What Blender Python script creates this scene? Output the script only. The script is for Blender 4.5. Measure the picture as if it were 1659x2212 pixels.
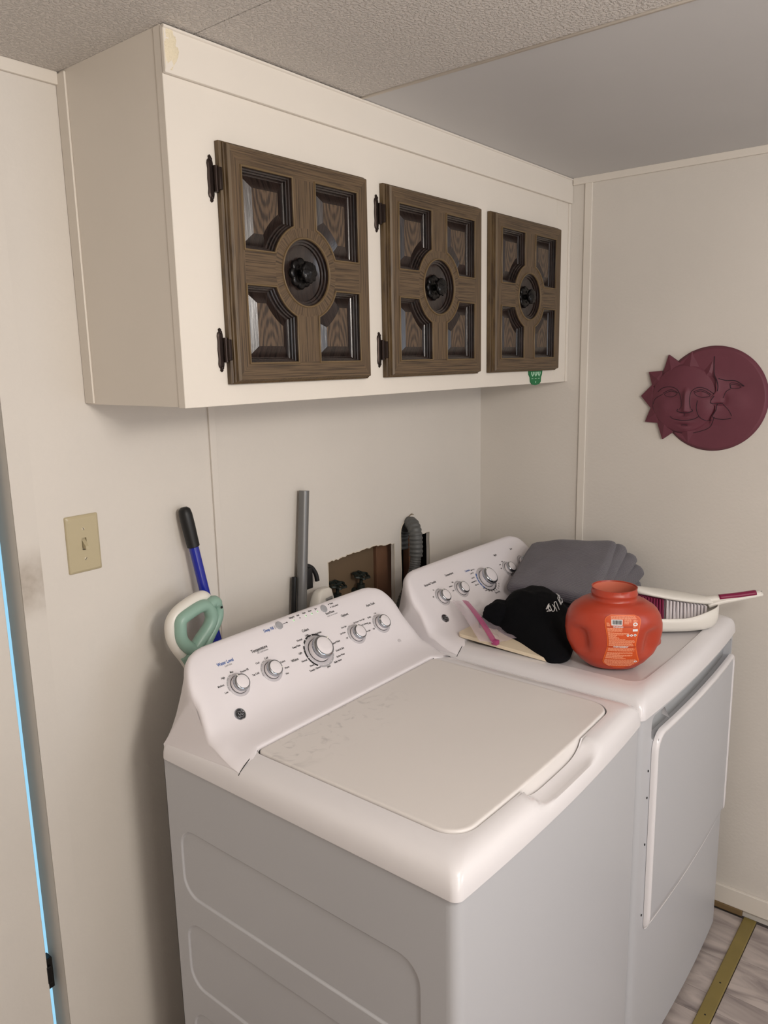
import bpy, bmesh, math, random
from mathutils import Vector, Matrix, noise
from mathutils.geometry import tessellate_polygon
random.seed(7)
for o in list(bpy.data.objects): bpy.data.objects.remove(o, do_unlink=True)
sc = bpy.context.scene
COL = sc.collection
PI = math.pi

# ------------------------------------------------------------------ camera
cam = bpy.data.cameras.new('camera'); co = bpy.data.objects.new('camera', cam); COL.objects.link(co)
R_ = Vector((0.62723897, -0.778566, -0.02015596)); U_ = Vector((0.16035872, 0.10377848, 0.98158805)); F_ = Vector((0.76213933, 0.61892246, -0.18994376))
m = Matrix((R_, U_, -F_)).transposed().to_4x4(); m.translation = Vector((-2.24981091, -1.39786699, 1.64818812))
co.matrix_world = m
cam.sensor_fit = 'HORIZONTAL'; cam.sensor_width = 36; cam.lens = 1672.82 / 1659 * 36
cam.clip_start = 0.02; cam.clip_end = 50
sc.camera = co
# ------------------------------------------------------------------ world, lights, exposure
w = bpy.data.worlds.new('world'); sc.world = w; w.use_nodes = True
bg = w.node_tree.nodes['Background']; bg.inputs[0].default_value = (0.27, 0.55, 0.74, 1); bg.inputs[1].default_value = .85

def area(name, loc, target, sx, sy, power, color):
    l = bpy.data.lights.new(name, 'AREA'); l.shape = 'RECTANGLE'; l.size = sx; l.size_y = sy; l.energy = power; l.color = color
    o = bpy.data.objects.new(name, l); COL.objects.link(o); o.location = loc
    o.rotation_euler = (Vector(target) - Vector(loc)).to_track_quat('-Z', 'Y').to_euler()
    return o
area('room_lamp', (-2.12, -2.85, 2.02), (-1.2, 0, 1.2), 0.24, 0.24, 8, (1.0, 0.93, 0.84))
area('window_daylight', (-0.9, -3.5, 1.45), (-0.8, 0, 1.3), 0.9, 1.1, 7, (0.76, 0.86, 1.0))
area('front_fill', (-2.35, -3.5, 1.3), (-1.2, 0, 1.6), 1.2, 1.6, 13, (1.0, 0.93, 0.86))  # large warm fill added near the front wall, no real source
pl_ = bpy.data.lights.new('ceiling_bulb', 'POINT'); pl_.energy = 16; pl_.shadow_soft_size = .13; pl_.color = (1.0, 0.94, 0.88)
po_ = bpy.data.objects.new('ceiling_bulb', pl_); COL.objects.link(po_); po_.location = (-1.70, -1.72, 1.89)
sc.view_settings.view_transform = 'Standard'; sc.view_settings.look = 'None'
sc.view_settings.gamma = 1; sc.view_settings.use_curve_mapping = False
sc.view_settings.exposure = 0.63

# ------------------------------------------------------------------ materials
def srgb(r, g, b):
    f = lambda c: (c / 255 / 12.92) if c / 255 <= .04045 else ((c / 255 + .055) / 1.055) ** 2.4
    return (f(r), f(g), f(b), 1)
MATS = {}
def mat(name, col, rough=.5, metal=0, bump=None, vary=0, coat=0, emit=None, spec=None, alpha=None, trans=None, vscale=3.0, sheen=0):
    if name in MATS: return MATS[name]
    M = bpy.data.materials.new(name); M.use_nodes = True; N = M.node_tree.nodes; L = M.node_tree.links
    b = N['Principled BSDF']; b.inputs['Base Color'].default_value = srgb(*col); b.inputs['Roughness'].default_value = rough
    b.inputs['Metallic'].default_value = metal
    if spec is not None: b.inputs['Specular IOR Level'].default_value = spec
    if coat: b.inputs['Coat Weight'].default_value = coat; b.inputs['Coat Roughness'].default_value = .08
    if sheen: b.inputs['Sheen Weight'].default_value = sheen
    if alpha is not None: b.inputs['Alpha'].default_value = alpha
    if trans is not None: b.inputs['Transmission Weight'].default_value = trans
    if emit: b.inputs['Emission Color'].default_value = srgb(*col); b.inputs['Emission Strength'].default_value = emit
    tc = N.new('ShaderNodeTexCoord')
    if vary:
        n = N.new('ShaderNodeTexNoise'); n.inputs['Scale'].default_value = vscale; n.inputs['Detail'].default_value = 5
        L.new(tc.outputs['Object'], n.inputs['Vector'])
        hs = N.new('ShaderNodeMapRange'); hs.inputs[1].default_value = .3; hs.inputs[2].default_value = .7
        hs.inputs[3].default_value = 1 - vary; hs.inputs[4].default_value = 1 + vary
        L.new(n.outputs['Fac'], hs.inputs[0])
        hv = N.new('ShaderNodeHueSaturation'); hv.inputs['Color'].default_value = srgb(*col)
        L.new(hs.outputs[0], hv.inputs['Value']); L.new(hv.outputs[0], b.inputs['Base Color'])
    if bump:
        sc_, st = bump
        n = N.new('ShaderNodeTexNoise'); n.inputs['Scale'].default_value = sc_; n.inputs['Detail'].default_value = 3
        L.new(tc.outputs['Object'], n.inputs['Vector'])
        bp = N.new('ShaderNodeBump'); bp.inputs['Strength'].default_value = st; bp.inputs['Distance'].default_value = .002
        L.new(n.outputs['Fac'], bp.inputs['Height']); L.new(bp.outputs[0], b.inputs['Normal'])
    MATS[name] = M
    return M
wall_m = mat('cream wall paint', (216, 210, 202), .55, bump=(120, .25), vary=.035, vscale=2.2)
cab_m = mat('cream cabinet paint', (224, 217, 207), .42, bump=(60, .12), vary=.02)
trim_m = mat('cream trim paint', (224, 217, 207), .45, bump=(40, .12))
jamb_m = mat('grey jamb paint', (214, 208, 200), .5, bump=(50, .1))
smooth_ceil = mat('smooth grey ceiling panel', (200, 199, 199), .5, bump=(6, .05), vary=.02)
white_m = mat('white enamel', (227, 224, 226), .22, coat=.25, bump=(18, .01))
whitep_m = mat('white console plastic', (230, 225, 228), .38)
lid_m = mat('white painted lid', (224, 219, 216), .4, vary=.012, vscale=5)
side_m = mat('shaded white steel side', (186, 187, 191), .36, bump=(5, .03))  # greyer than the cover: shade on the upright faces put into the colour
chrome_m = mat('chrome', (172, 176, 182), .10, metal=1)
grey_m = mat('grey print', (165, 163, 166), .6)
black_p = mat('black print', (28, 27, 30), .6)
blue_p = mat('blue print', (38, 88, 160), .6)
btn_m = mat('grey push button', (158, 158, 162), .4)
gap_m = mat('shadow gap black', (20, 20, 20), .8)
led_m = mat('green indicator light', (190, 235, 185), .4, emit=.5)
hinge_m = mat('aged bronze hardware', (52, 42, 38), .38, metal=.75)
knob_m = mat('blackened knob metal', (26, 24, 24), .32, metal=.55)
black_fab = mat('black fleece fabric', (7, 8, 12), .95, bump=(300, .2), spec=.15)
white_print = mat('white print', (225, 225, 225), .6)
orange_m = mat('orange red plastic', (172, 60, 38), .33, bump=(14, .03))
orange_in = mat('container inside plastic', (215, 120, 95), .6)
board_m = mat('pale wooden board', (226, 211, 186), .6, bump=(30, .1), vary=.03)
blueh_m = mat('blue enamel tube', (12, 32, 150), .25, coat=.4)
blackr_m = mat('black rubber grip', (14, 14, 16), .5)
mint_m = mat('mint green plastic', (140, 172, 158), .38)
pvcw_m = mat('white plastic', (226, 222, 214), .35)
tube_m = mat('grey metal tube', (118, 118, 118), .35, metal=.35)
hose_m = mat('grey corrugated hose', (84, 85, 84), .5)
ivory_m = mat('ivory switch plastic', (186, 174, 143), .35)
maroon_m = mat('maroon painted plaster', (102, 49, 62), .62, bump=(70, .15), vary=.07, vscale=14)
maroon_d = mat('dark antiqued groove', (40, 22, 32), .8)
magenta_m = mat('magenta plastic', (130, 20, 66), .4)
brist_m = mat('magenta bristles', (118, 18, 60), .7)
bristw_m = mat('grey white bristles', (216, 210, 212), .7)
tag_m = mat('green air freshener', (22, 108, 62), .6)
cavity_m = mat('brown hardboard', (112, 92, 70), .8, bump=(40, .2), vary=.08)
cavity_w = mat('reddish stud wood', (116, 82, 60), .7, bump=(30, .2), vary=.15, vscale=9)
valve_m = mat('dark green valve metal', (40, 46, 42), .5, metal=.3)
ochre_m = mat('ochre wooden strip', (128, 112, 60), .45, vary=.1, vscale=12)
brownstrip_m = mat('brown shoe moulding', (120, 98, 66), .6, vary=.1)
pink_m = mat('pink zip strip', (178, 62, 122), .35, alpha=.75)
label_m = mat('printed label grey', (150, 150, 148), .6)

def smudged():
    M = mat('cream casing paint with hand smudges', (216, 210, 202), .55, bump=(120, .25))
    N = M.node_tree.nodes; L = M.node_tree.links; b = N['Principled BSDF']
    tc = N.new('ShaderNodeTexCoord'); sep = N.new('ShaderNodeSeparateXYZ'); L.new(tc.outputs['Object'], sep.inputs[0])
    a = N.new('ShaderNodeMath'); a.operation = 'SUBTRACT'; a.inputs[1].default_value = 1.255; L.new(sep.outputs[2], a.inputs[0])
    c = N.new('ShaderNodeMath'); c.operation = 'ABSOLUTE'; L.new(a.outputs[0], c.inputs[0])
    r = N.new('ShaderNodeMapRange'); r.interpolation_type = 'SMOOTHSTEP'; r.inputs[1].default_value = .005; r.inputs[2].default_value = .085; r.inputs[3].default_value = 1; r.inputs[4].default_value = 0; L.new(c.outputs[0], r.inputs[0])
    n = N.new('ShaderNodeTexNoise'); n.inputs['Scale'].default_value = 35; n.inputs['Detail'].default_value = 5; L.new(tc.outputs['Object'], n.inputs['Vector'])
    m2 = N.new('ShaderNodeMath'); m2.operation = 'MULTIPLY'; L.new(r.outputs[0], m2.inputs[0]); L.new(n.outputs['Fac'], m2.inputs[1])
    mx = N.new('ShaderNodeMix'); mx.data_type = 'RGBA'; mx.inputs[6].default_value = srgb(216, 210, 202); mx.inputs[7].default_value = srgb(146, 132, 116)
    L.new(m2.outputs[0], mx.inputs[0]); L.new(mx.outputs[2], b.inputs['Base Color'])
    return M
def ceiling_tex():
    M = mat('textured ceiling paint', (216, 210, 204), .75)
    N = M.node_tree.nodes; L = M.node_tree.links; b = N['Principled BSDF']
    tc = N.new('ShaderNodeTexCoord')
    a = N.new('ShaderNodeTexNoise'); a.inputs['Scale'].default_value = 190; a.inputs['Detail'].default_value = 4
    L.new(tc.outputs['Object'], a.inputs['Vector'])
    r = N.new('ShaderNodeValToRGB'); r.color_ramp.elements[0].position = .46; r.color_ramp.elements[1].position = .62
    L.new(a.outputs['Fac'], r.inputs['Fac'])
    bp = N.new('ShaderNodeBump'); bp.inputs['Strength'].default_value = .8; bp.inputs['Distance'].default_value = .003
    L.new(r.outputs[0], bp.inputs['Height']); L.new(bp.outputs[0], b.inputs['Normal'])
    return M
ceil_m = ceiling_tex()

def wood(name, c1, c2, mode, rough=.5, coat=0):
    """mode: 'door' (mitred frame and cross in object x,z), 'v' vertical grain, 'field' cathedral grain"""
    M = bpy.data.materials.new(name); M.use_nodes = True; N = M.node_tree.nodes; L = M.node_tree.links
    b = N['Principled BSDF']; b.inputs['Roughness'].default_value = rough; b.inputs['Coat Weight'].default_value = coat; b.inputs['Coat Roughness'].default_value = .2
    tc = N.new('ShaderNodeTexCoord')
    def math_(op, a, c=None):
        n = N.new('ShaderNodeMath'); n.operation = op
        for i, v in enumerate((a, c)):
            if v is None: continue
            if isinstance(v, (int, float)): n.inputs[i].default_value = v
            else: L.new(v, n.inputs[i])
        return n.outputs[0]
    sep = N.new('ShaderNodeSeparateXYZ'); L.new(tc.outputs['Object'], sep.inputs[0])
    def streaks(sx, sz):
        mp = N.new('ShaderNodeCombineXYZ')
        L.new(math_('MULTIPLY', sep.outputs[0], sx), mp.inputs[0]); L.new(math_('MULTIPLY', sep.outputs[2], sz), mp.inputs[2]); L.new(math_('MULTIPLY', sep.outputs[1], 30), mp.inputs[1])
        n = N.new('ShaderNodeTexNoise'); n.inputs['Scale'].default_value = 1; n.inputs['Detail'].default_value = 4; n.inputs['Roughness'].default_value = .6; n.inputs['Distortion'].default_value = .3
        L.new(mp.outputs[0], n.inputs['Vector']); return n.outputs['Fac']
    if mode == 'v': fac = streaks(260, 14)
    elif mode == 'field':
        mp = N.new('ShaderNodeCombineXYZ'); L.new(math_('MULTIPLY', math_('ABSOLUTE', math_('SUBTRACT', math_('ABSOLUTE', sep.outputs[0]), .090)), 34), mp.inputs[0]); L.new(math_('MULTIPLY', sep.outputs[2], 11), mp.inputs[2])
        n = N.new('ShaderNodeTexWave'); n.wave_type = 'RINGS'; n.rings_direction = 'SPHERICAL'; n.inputs['Scale'].default_value = 1.2; n.inputs['Distortion'].default_value = 1.5; n.inputs['Detail'].default_value = 2
        L.new(mp.outputs[0], n.inputs['Vector']); fac = math_('ADD', math_('MULTIPLY', n.outputs['Fac'], .20), math_('MULTIPLY', streaks(260, 30), .75))
    else:
        V = streaks(330, 7); H = streaks(7, 330)
        au = math_('ABSOLUTE', sep.outputs[0]); av = math_('ABSOLUTE', sep.outputs[2])
        du = math_('SUBTRACT', .187, au); dv = math_('SUBTRACT', .200, av)
        border = math_('LESS_THAN', math_('MINIMUM', du, dv), .036)
        bv = math_('LESS_THAN', du, dv)                      # stile when nearer the side
        iv = math_('LESS_THAN', au, av)
        selv = math_('ADD', math_('MULTIPLY', border, bv), math_('MULTIPLY', math_('SUBTRACT', 1, border), iv))
        mx = N.new('ShaderNodeMix'); mx.data_type = 'FLOAT'; L.new(selv, mx.inputs[0]); L.new(H, mx.inputs[2]); L.new(V, mx.inputs[3])
        # the ring round the middle: radial ticks
        ang = math_('ARCTAN2', sep.outputs[2], sep.outputs[0])
        cmb = N.new('ShaderNodeCombineXYZ'); L.new(math_('MULTIPLY', ang, 9), cmb.inputs[0])
        nr = N.new('ShaderNodeTexNoise'); nr.inputs['Scale'].default_value = 2.2; nr.inputs['Detail'].default_value = 3; L.new(cmb.outputs[0], nr.inputs['Vector'])
        rr = math_('SQRT', math_('ADD', math_('MULTIPLY', sep.outputs[0], sep.outputs[0]), math_('MULTIPLY', sep.outputs[2], sep.outputs[2])))
        inr = math_('LESS_THAN', rr, .080)
        m2 = N.new('ShaderNodeMix'); m2.data_type = 'FLOAT'; L.new(inr, m2.inputs[0]); L.new(mx.outputs[0], m2.inputs[2]); L.new(nr.outputs['Fac'], m2.inputs[3])
        fac = m2.outputs[0]
    r = N.new('ShaderNodeValToRGB'); r.color_ramp.elements[0].position = .36; r.color_ramp.elements[1].position = .56
    r.color_ramp.elements[0].color = srgb(*c1); r.color_ramp.elements[1].color = srgb(*c2)
    L.new(fac, r.inputs['Fac']); L.new(r.outputs[0], b.inputs['Base Color'])
    bp = N.new('ShaderNodeBump'); bp.inputs['Strength'].default_value = .5; bp.inputs['Distance'].default_value = .001
    L.new(fac, bp.inputs['Height']); L.new(bp.outputs[0], b.inputs['Normal'])
    return M
door_m = wood('brown oak door frame', (56, 43, 30), (98, 79, 57), 'door', .5)
edge_m = wood('brown oak edge', (68, 51, 31), (92, 73, 46), 'v', .5)
panel_m = wood('dark stained oak panel', (20, 15, 14), (46, 35, 31), 'v', .28, .35)
bead_m = mat('light brown bead', (104, 85, 58), .5)
field_m = wood('oak panel field', (50, 39, 32), (92, 74, 57), 'field', .4, .1)

def plank_mat():
    M = bpy.data.materials.new('grey wood look vinyl'); M.use_nodes = True; N = M.node_tree.nodes; L = M.node_tree.links
    b = N['Principled BSDF']; b.inputs['Roughness'].default_value = .45
    tc = N.new('ShaderNodeTexCoord'); oi = N.new('ShaderNodeObjectInfo')
    mp = N.new('ShaderNodeMapping'); mp.inputs['Scale'].default_value = (14, 3.5, 1); L.new(tc.outputs['Object'], mp.inputs[0])
    ad = N.new('ShaderNodeVectorMath'); ad.operation = 'ADD'; L.new(mp.outputs[0], ad.inputs[0])
    cb = N.new('ShaderNodeCombineXYZ'); mu = N.new('ShaderNodeMath'); mu.operation = 'MULTIPLY'; mu.inputs[1].default_value = 40
    L.new(oi.outputs['Random'], mu.inputs[0]); L.new(mu.outputs[0], cb.inputs[0]); L.new(cb.outputs[0], ad.inputs[1])
    n = N.new('ShaderNodeTexNoise'); n.inputs['Scale'].default_value = 1.2; n.inputs['Detail'].default_value = 7; n.inputs['Distortion'].default_value = 1.2
    L.new(ad.outputs[0], n.inputs['Vector'])
    r = N.new('ShaderNodeValToRGB'); r.color_ramp.elements[0].position = .3; r.color_ramp.elements[1].position = .62
    r.color_ramp.elements[0].color = srgb(120, 110, 108); r.color_ramp.elements[1].color = srgb(186, 174, 168)
    L.new(n.outputs['Fac'], r.inputs[0]); L.new(r.outputs[0], b.inputs['Base Color'])
    return M
plank_m = plank_mat()

def smear_lid():
    N = lid_m.node_tree.nodes; L = lid_m.node_tree.links; b = N['Principled BSDF']
    tc = N.new('ShaderNodeTexCoord'); sep = N.new('ShaderNodeSeparateXYZ'); L.new(tc.outputs['Object'], sep.inputs[0])
    mk_ = N.new('ShaderNodeMapRange'); mk_.interpolation_type = 'SMOOTHSTEP'; mk_.inputs[1].default_value = .07; mk_.inputs[2].default_value = .17; L.new(sep.outputs[1], mk_.inputs[0])
    m3 = N.new('ShaderNodeMapRange'); m3.interpolation_type = 'SMOOTHSTEP'; m3.inputs[1].default_value = .12; m3.inputs[2].default_value = -.06; L.new(sep.outputs[0], m3.inputs[0])
    n = N.new('ShaderNodeTexNoise'); n.inputs['Scale'].default_value = 26; n.inputs['Detail'].default_value = 3; n.inputs['Distortion'].default_value = 1.6; L.new(tc.outputs['Object'], n.inputs['Vector'])
    r = N.new('ShaderNodeMapRange'); r.inputs[1].default_value = .55; r.inputs[2].default_value = .72; L.new(n.outputs['Fac'], r.inputs[0])
    a = N.new('ShaderNodeMath'); a.operation = 'MULTIPLY'; L.new(mk_.outputs[0], a.inputs[0]); L.new(r.outputs[0], a.inputs[1])
    c = N.new('ShaderNodeMath'); c.operation = 'MULTIPLY'; L.new(a.outputs[0], c.inputs[0]); L.new(m3.outputs[0], c.inputs[1])
    d = N.new('ShaderNodeMath'); d.operation = 'MULTIPLY'; d.inputs[1].default_value = .35; L.new(c.outputs[0], d.inputs[0])
    mx = N.new('ShaderNodeMix'); mx.data_type = 'RGBA'; mx.inputs[6].default_value = srgb(224, 219, 216); mx.inputs[7].default_value = srgb(130, 128, 130)
    L.new(d.outputs[0], mx.inputs[0]); L.new(mx.outputs[2], b.inputs['Base Color'])
smear_lid()
def blanket_mat():
    M = mat('grey waffle blanket', (104, 100, 108), .95, sheen=.3)
    N = M.node_tree.nodes; L = M.node_tree.links; b = N['Principled BSDF']; b.inputs['Specular IOR Level'].default_value = .15
    uv = N.new('ShaderNodeUVMap')
    br = N.new('ShaderNodeTexBrick'); br.inputs['Scale'].default_value = 34; br.inputs['Mortar Size'].default_value = .12; br.inputs['Mortar Smooth'].default_value = .8
    br.inputs['Brick Width'].default_value = .55; br.inputs['Row Height'].default_value = .35
    br.inputs['Color1'].default_value = (1, 1, 1, 1); br.inputs['Color2'].default_value = (1, 1, 1, 1); br.inputs['Mortar'].default_value = (0, 0, 0, 1)
    L.new(uv.outputs[0], br.inputs['Vector'])
    bp = N.new('ShaderNodeBump'); bp.inputs['Strength'].default_value = .6; bp.inputs['Distance'].default_value = .002
    L.new(br.outputs['Color'], bp.inputs['Height']); L.new(bp.outputs[0], b.inputs['Normal'])
    mr = N.new('ShaderNodeMix'); mr.data_type = 'RGBA'; mr.inputs[6].default_value = srgb(90, 86, 94); mr.inputs[7].default_value = srgb(110, 106, 114)
    L.new(br.outputs['Color'], mr.inputs[0]); L.new(mr.outputs[2], b.inputs['Base Color'])
    return M
blanket_m = blanket_mat()

def film_mat():
    M = mat('clear plastic bag film', (222, 205, 216), .22, alpha=.38)
    return M
film_m = film_mat()

# ------------------------------------------------------------------ geometry helpers
def join(*gs):
    V, Fs = [], []
    for v, f in gs:
        n = len(V); V += list(v); Fs += [tuple(i + n for i in q) for q in f]
    return V, Fs
def xf(g, M): return [tuple(M @ Vector(p)) for p in g[0]], g[1]
def move(g, d): return [(p[0] + d[0], p[1] + d[1], p[2] + d[2]) for p in g[0]], g[1]
WL = {}
def wl(o): return WL.get(o.name, Vector((0, 0, 0)))
def mk(name, g, mats, parent=None, smooth=False, origin=None, mi=None, uv=None, autos=None):
    V, Fs = g
    me = bpy.data.meshes.new(name)
    lo = [min(p[i] for p in V) for i in range(3)]; hi = [max(p[i] for p in V) for i in range(3)]
    O = Vector(origin) if origin is not None else Vector(((lo[0] + hi[0]) / 2, (lo[1] + hi[1]) / 2, lo[2]))
    me.from_pydata([tuple(Vector(p) - O) for p in V], [], Fs)
    if not isinstance(mats, (list, tuple)): mats = [mats]
    for m_ in mats: me.materials.append(m_)
    if mi is not None: me.polygons.foreach_set('material_index', mi)
    if uv is not None:
        ul = me.uv_layers.new(name='UVMap')
        for lp in me.loops: ul.data[lp.index].uv = uv[lp.vertex_index]
    if smooth:
        me.polygons.foreach_set('use_smooth', [True] * len(me.polygons))
        if autos: me.set_sharp_from_angle(angle=math.radians(autos))
    me.update()
    o = bpy.data.objects.new(name, me); COL.objects.link(o)
    if parent is not None: o.parent = parent; o.location = O - wl(parent)
    else: o.location = O
    WL[o.name] = O
    return o
def thing(name, loc, label, cat, group=None):
    o = bpy.data.objects.new(name, None); COL.objects.link(o); o.location = loc; WL[o.name] = Vector(loc)
    o.empty_display_size = .05
    o['label'] = label; o['category'] = cat
    if group: o['group'] = group
    return o
def tag(o, label, cat): o['label'] = label; o['category'] = cat; return o
def struct(o): o['kind'] = 'structure'; return o
PRINT = ('black_lettering', 'blue_lettering', 'grey_lettering', 'grey_rings', 'dial_dots', 'label_text_lines', 'label_white_print', 'barcode', 'print', 'carved_lines', 'label_bands', 'monogram', 'bristle_row', 'white_lettering')
def fixn(g):
    bm = bmesh.new(); vs = [bm.verts.new(p) for p in g[0]]
    for f in g[1]:
        try: bm.faces.new([vs[i] for i in f])
        except Exception: pass
    bmesh.ops.recalc_face_normals(bm, faces=bm.faces[:])
    bm.verts.index_update()
    out = [tuple(v.co) for v in bm.verts], [tuple(v.index for v in f.verts) for f in bm.faces]
    bm.free(); return out
def box(x0, x1, y0, y1, z0, z1, bev=0, seg=2):
    bm = bmesh.new(); bmesh.ops.create_cube(bm, size=1)
    for v in bm.verts: v.co = Vector(((x0 + x1) / 2 + v.co.x * (x1 - x0), (y0 + y1) / 2 + v.co.y * (y1 - y0), (z0 + z1) / 2 + v.co.z * (z1 - z0)))
    if bev: bmesh.ops.bevel(bm, geom=bm.edges[:], offset=bev, segments=seg, profile=.5, affect='EDGES')
    bm.verts.index_update()
    g = [tuple(v.co) for v in bm.verts], [tuple(v.index for v in f.verts) for f in bm.faces]; bm.free(); return g
def rr(x0, x1, y0, y1, r, n=6, side=1):
    """rounded rectangle, counterclockwise; r a number or 4 radii (x1y1, x0y1, x0y0, x1y0)"""
    rs = r if isinstance(r, (list, tuple)) else [r] * 4
    cs = [(x1, y1, 0, -1, -1), (x0, y1, 90, 1, -1), (x0, y0, 180, 1, 1), (x1, y0, 270, -1, 1)]
    pts = []
    for (cx, cy, a0, sx, sy), q in zip(cs, rs):
        for k in range(n + 1):
            a = math.radians(a0 + 90 * k / n); pts.append((cx + sx * q + q * math.cos(a), cy + sy * q + q * math.sin(a)))
    if side > 1:
        out = []; N = len(pts)
        for i in range(N):
            out.append(pts[i])
            if (i % (n + 1)) == n:
                a, b = pts[i], pts[(i + 1) % N]
                for k in range(1, side): out.append((a[0] + (b[0] - a[0]) * k / side, a[1] + (b[1] - a[1]) * k / side))
        pts = out
    return pts
def loops(ls, cap0=False, cap1=False, closed=True):
    """skin between loops of 3d points of equal length"""
    n = len(ls[0]); V = [p for l in ls for p in l]; Fs = []
    for i in range(len(ls) - 1):
        for j in range(n if closed else n - 1):
            k = (j + 1) % n; Fs.append((i * n + j, i * n + k, (i + 1) * n + k, (i + 1) * n + j))
    if cap0: Fs.append(tuple(range(n))[::-1])
    if cap1: Fs.append(tuple((len(ls) - 1) * n + j for j in range(n)))
    return V, Fs
def lathe(prof, seg=24, cap0=False, cap1=False, M=None, rf=None):
    ls = []
    for r, z in prof:
        l = []
        for j in range(seg):
            a = 2 * PI * j / seg; q = r * (rf(a, z) if rf else 1); l.append((q * math.cos(a), q * math.sin(a), z))
        ls.append(l)
    g = loops(ls, cap0, cap1)
    return xf(g, M) if M is not None else g
def catmull(pts, n=8, closed=False):
    P = [Vector(p) for p in pts]; out = []; N = len(P)
    rng = range(N) if closed else range(N - 1)
    for i in rng:
        if closed: a, b, c, d = P[(i - 1) % N], P[i], P[(i + 1) % N], P[(i + 2) % N]
        else: a, b, c, d = P[max(i - 1, 0)], P[i], P[i + 1], P[min(i + 2, N - 1)]
        for k in range(n):
            t = k / n
            out.append(.5 * ((2 * b) + (c - a) * t + (2 * a - 5 * b + 4 * c - d) * t * t + (3 * b - a - 3 * c + d) * t ** 3))
    if not closed: out.append(P[-1])
    return out
def tube(path, r, seg=12, closed=False, caps=True, up=None, flat=1.0):
    P = [Vector(p) for p in path]; N = len(P); ls = []
    T = []
    for i in range(N):
        a = P[(i - 1) % N] if (closed or i > 0) else P[0]; b = P[(i + 1) % N] if (closed or i < N - 1) else P[-1]
        T.append((b - a).normalized())
    ref = Vector(up) if up else (Vector((0, 0, 1)) if abs(T[0].z) < .9 else Vector((0, 1, 0)))
    n = (ref - T[0] * ref.dot(T[0])).normalized()
    for i in range(N):
        if up: n = (Vector(up) - T[i] * Vector(up).dot(T[i])).normalized()
        else: n = (n - T[i] * n.dot(T[i])).normalized()
        b = T[i].cross(n); q = r(i) if callable(r) else (r[i] if isinstance(r, (list, tuple)) else r)
        ls.append([tuple(P[i] + n * q * flat * math.cos(2 * PI * j / seg) + b * q * math.sin(2 * PI * j / seg)) for j in range(seg)])
    if closed: ls.append(ls[0])
    return loops(ls, caps and not closed, caps and not closed)
def plate(outer, holes, place):
    """flat polygon with holes (2d lists) -> faces, placed by place(u, v)"""
    polys = [[Vector((u, v, 0)) for u, v in outer]] + [[Vector((u, v, 0)) for u, v in h] for h in holes]
    tris = tessellate_polygon(polys); flat = [p for q in polys for p in q]
    return [place(p.x, p.y) for p in flat], [tuple(t) for t in tris]
_txt = {}
def text2d(s, size, align='CENTER', bold=0.0):
    k = (s, size, align, bold)
    if k in _txt: return _txt[k]
    c = bpy.data.curves.new('t', 'FONT'); c.body = s; c.size = size; c.align_x = align; c.align_y = 'CENTER'; c.resolution_u = 2; c.offset = bold
    o = bpy.data.objects.new('t', c); me = bpy.data.meshes.new_from_object(o)
    g = [(v.co.x, v.co.y, 0) for v in me.vertices], [tuple(p.vertices) for p in me.polygons]
    bpy.data.objects.remove(o); bpy.data.meshes.remove(me); bpy.data.curves.remove(c)
    _txt[k] = g; return g
def subdiv(g, cuts=2):
    bm = bmesh.new(); vs = [bm.verts.new(p) for p in g[0]]
    for f in g[1]:
        try: bm.faces.new([vs[i] for i in f])
        except Exception: pass
    bmesh.ops.triangulate(bm, faces=bm.faces[:]); bmesh.ops.subdivide_edges(bm, edges=bm.edges[:], cuts=cuts, use_grid_fill=True)
    bm.verts.index_update(); out = [tuple(v.co) for v in bm.verts], [tuple(v.index for v in f.verts) for f in bm.faces]; bm.free(); return out
def sstep(a, b, x):
    t = max(0, min(1, (x - a) / (b - a))); return t * t * (3 - 2 * t)

# ================================================================== SETTING
H = 2.1688
def ragged(p, q, n, amp):
    out = []
    for k in range(n):
        t = k / n; out.append((p[0] + (q[0] - p[0]) * t + random.uniform(-amp, amp) * (k > 0), p[1] + (q[1] - p[1]) * t + random.uniform(-amp, amp) * (k > 0)))
    return out
holeA = ragged((-.774, .86), (-.486, .86), 3, 0) + ragged((-.486, .86), (-.484, 1.117), 8, .001) + ragged((-.484, 1.117), (-.585, 1.128), 12, .003) + ragged((-.585, 1.128), (-.774, 1.1205), 22, .003) + ragged((-.774, 1.1205), (-.774, .86), 8, .001)
arc = [(-.4135 + .038 * math.cos(math.radians(a)), 1.142 + .036 * math.sin(math.radians(a))) for a in range(0, 181, 20)]
holeB = ragged((-.449, .86), (-.300, .86), 3, 0) + ragged((-.300, .86), (-.303, 1.119), 10, .0016) + ragged((-.303, 1.119), (-.374, 1.121), 5, .002) + arc + ragged((-.4515, 1.141), (-.449, .86), 10, .0012)
outer = [(-4.0, 0), (-2.45, 0), (-2.45, 2.03), (-1.6, 2.03), (-1.6, 0), (0, 0), (0, H), (-4.0, H)]
pl = lambda u, v: (u, 0, v)
gw = fixn(plate(outer, [holeA, holeB], pl))
rim = []
for h in (holeA, holeB): rim.append(loops([[(u, 0, v) for u, v in h], [(u, .012, v) for u, v in h]]))
wb = struct(mk('wall_back', join(gw, *rim), wall_m, origin=(0, 0, 0)))
# pale torn paper edge round the holes
for h in (holeA, holeB):
    n = len(h); cx = sum(p[0] for p in h) / n; 
    mk('torn_edge', tube([(u, -.0006, v) for u, v in h], .0013, 5, closed=True), mat('torn drywall paper', (216, 206, 190), .9), wb, smooth=True)
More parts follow.
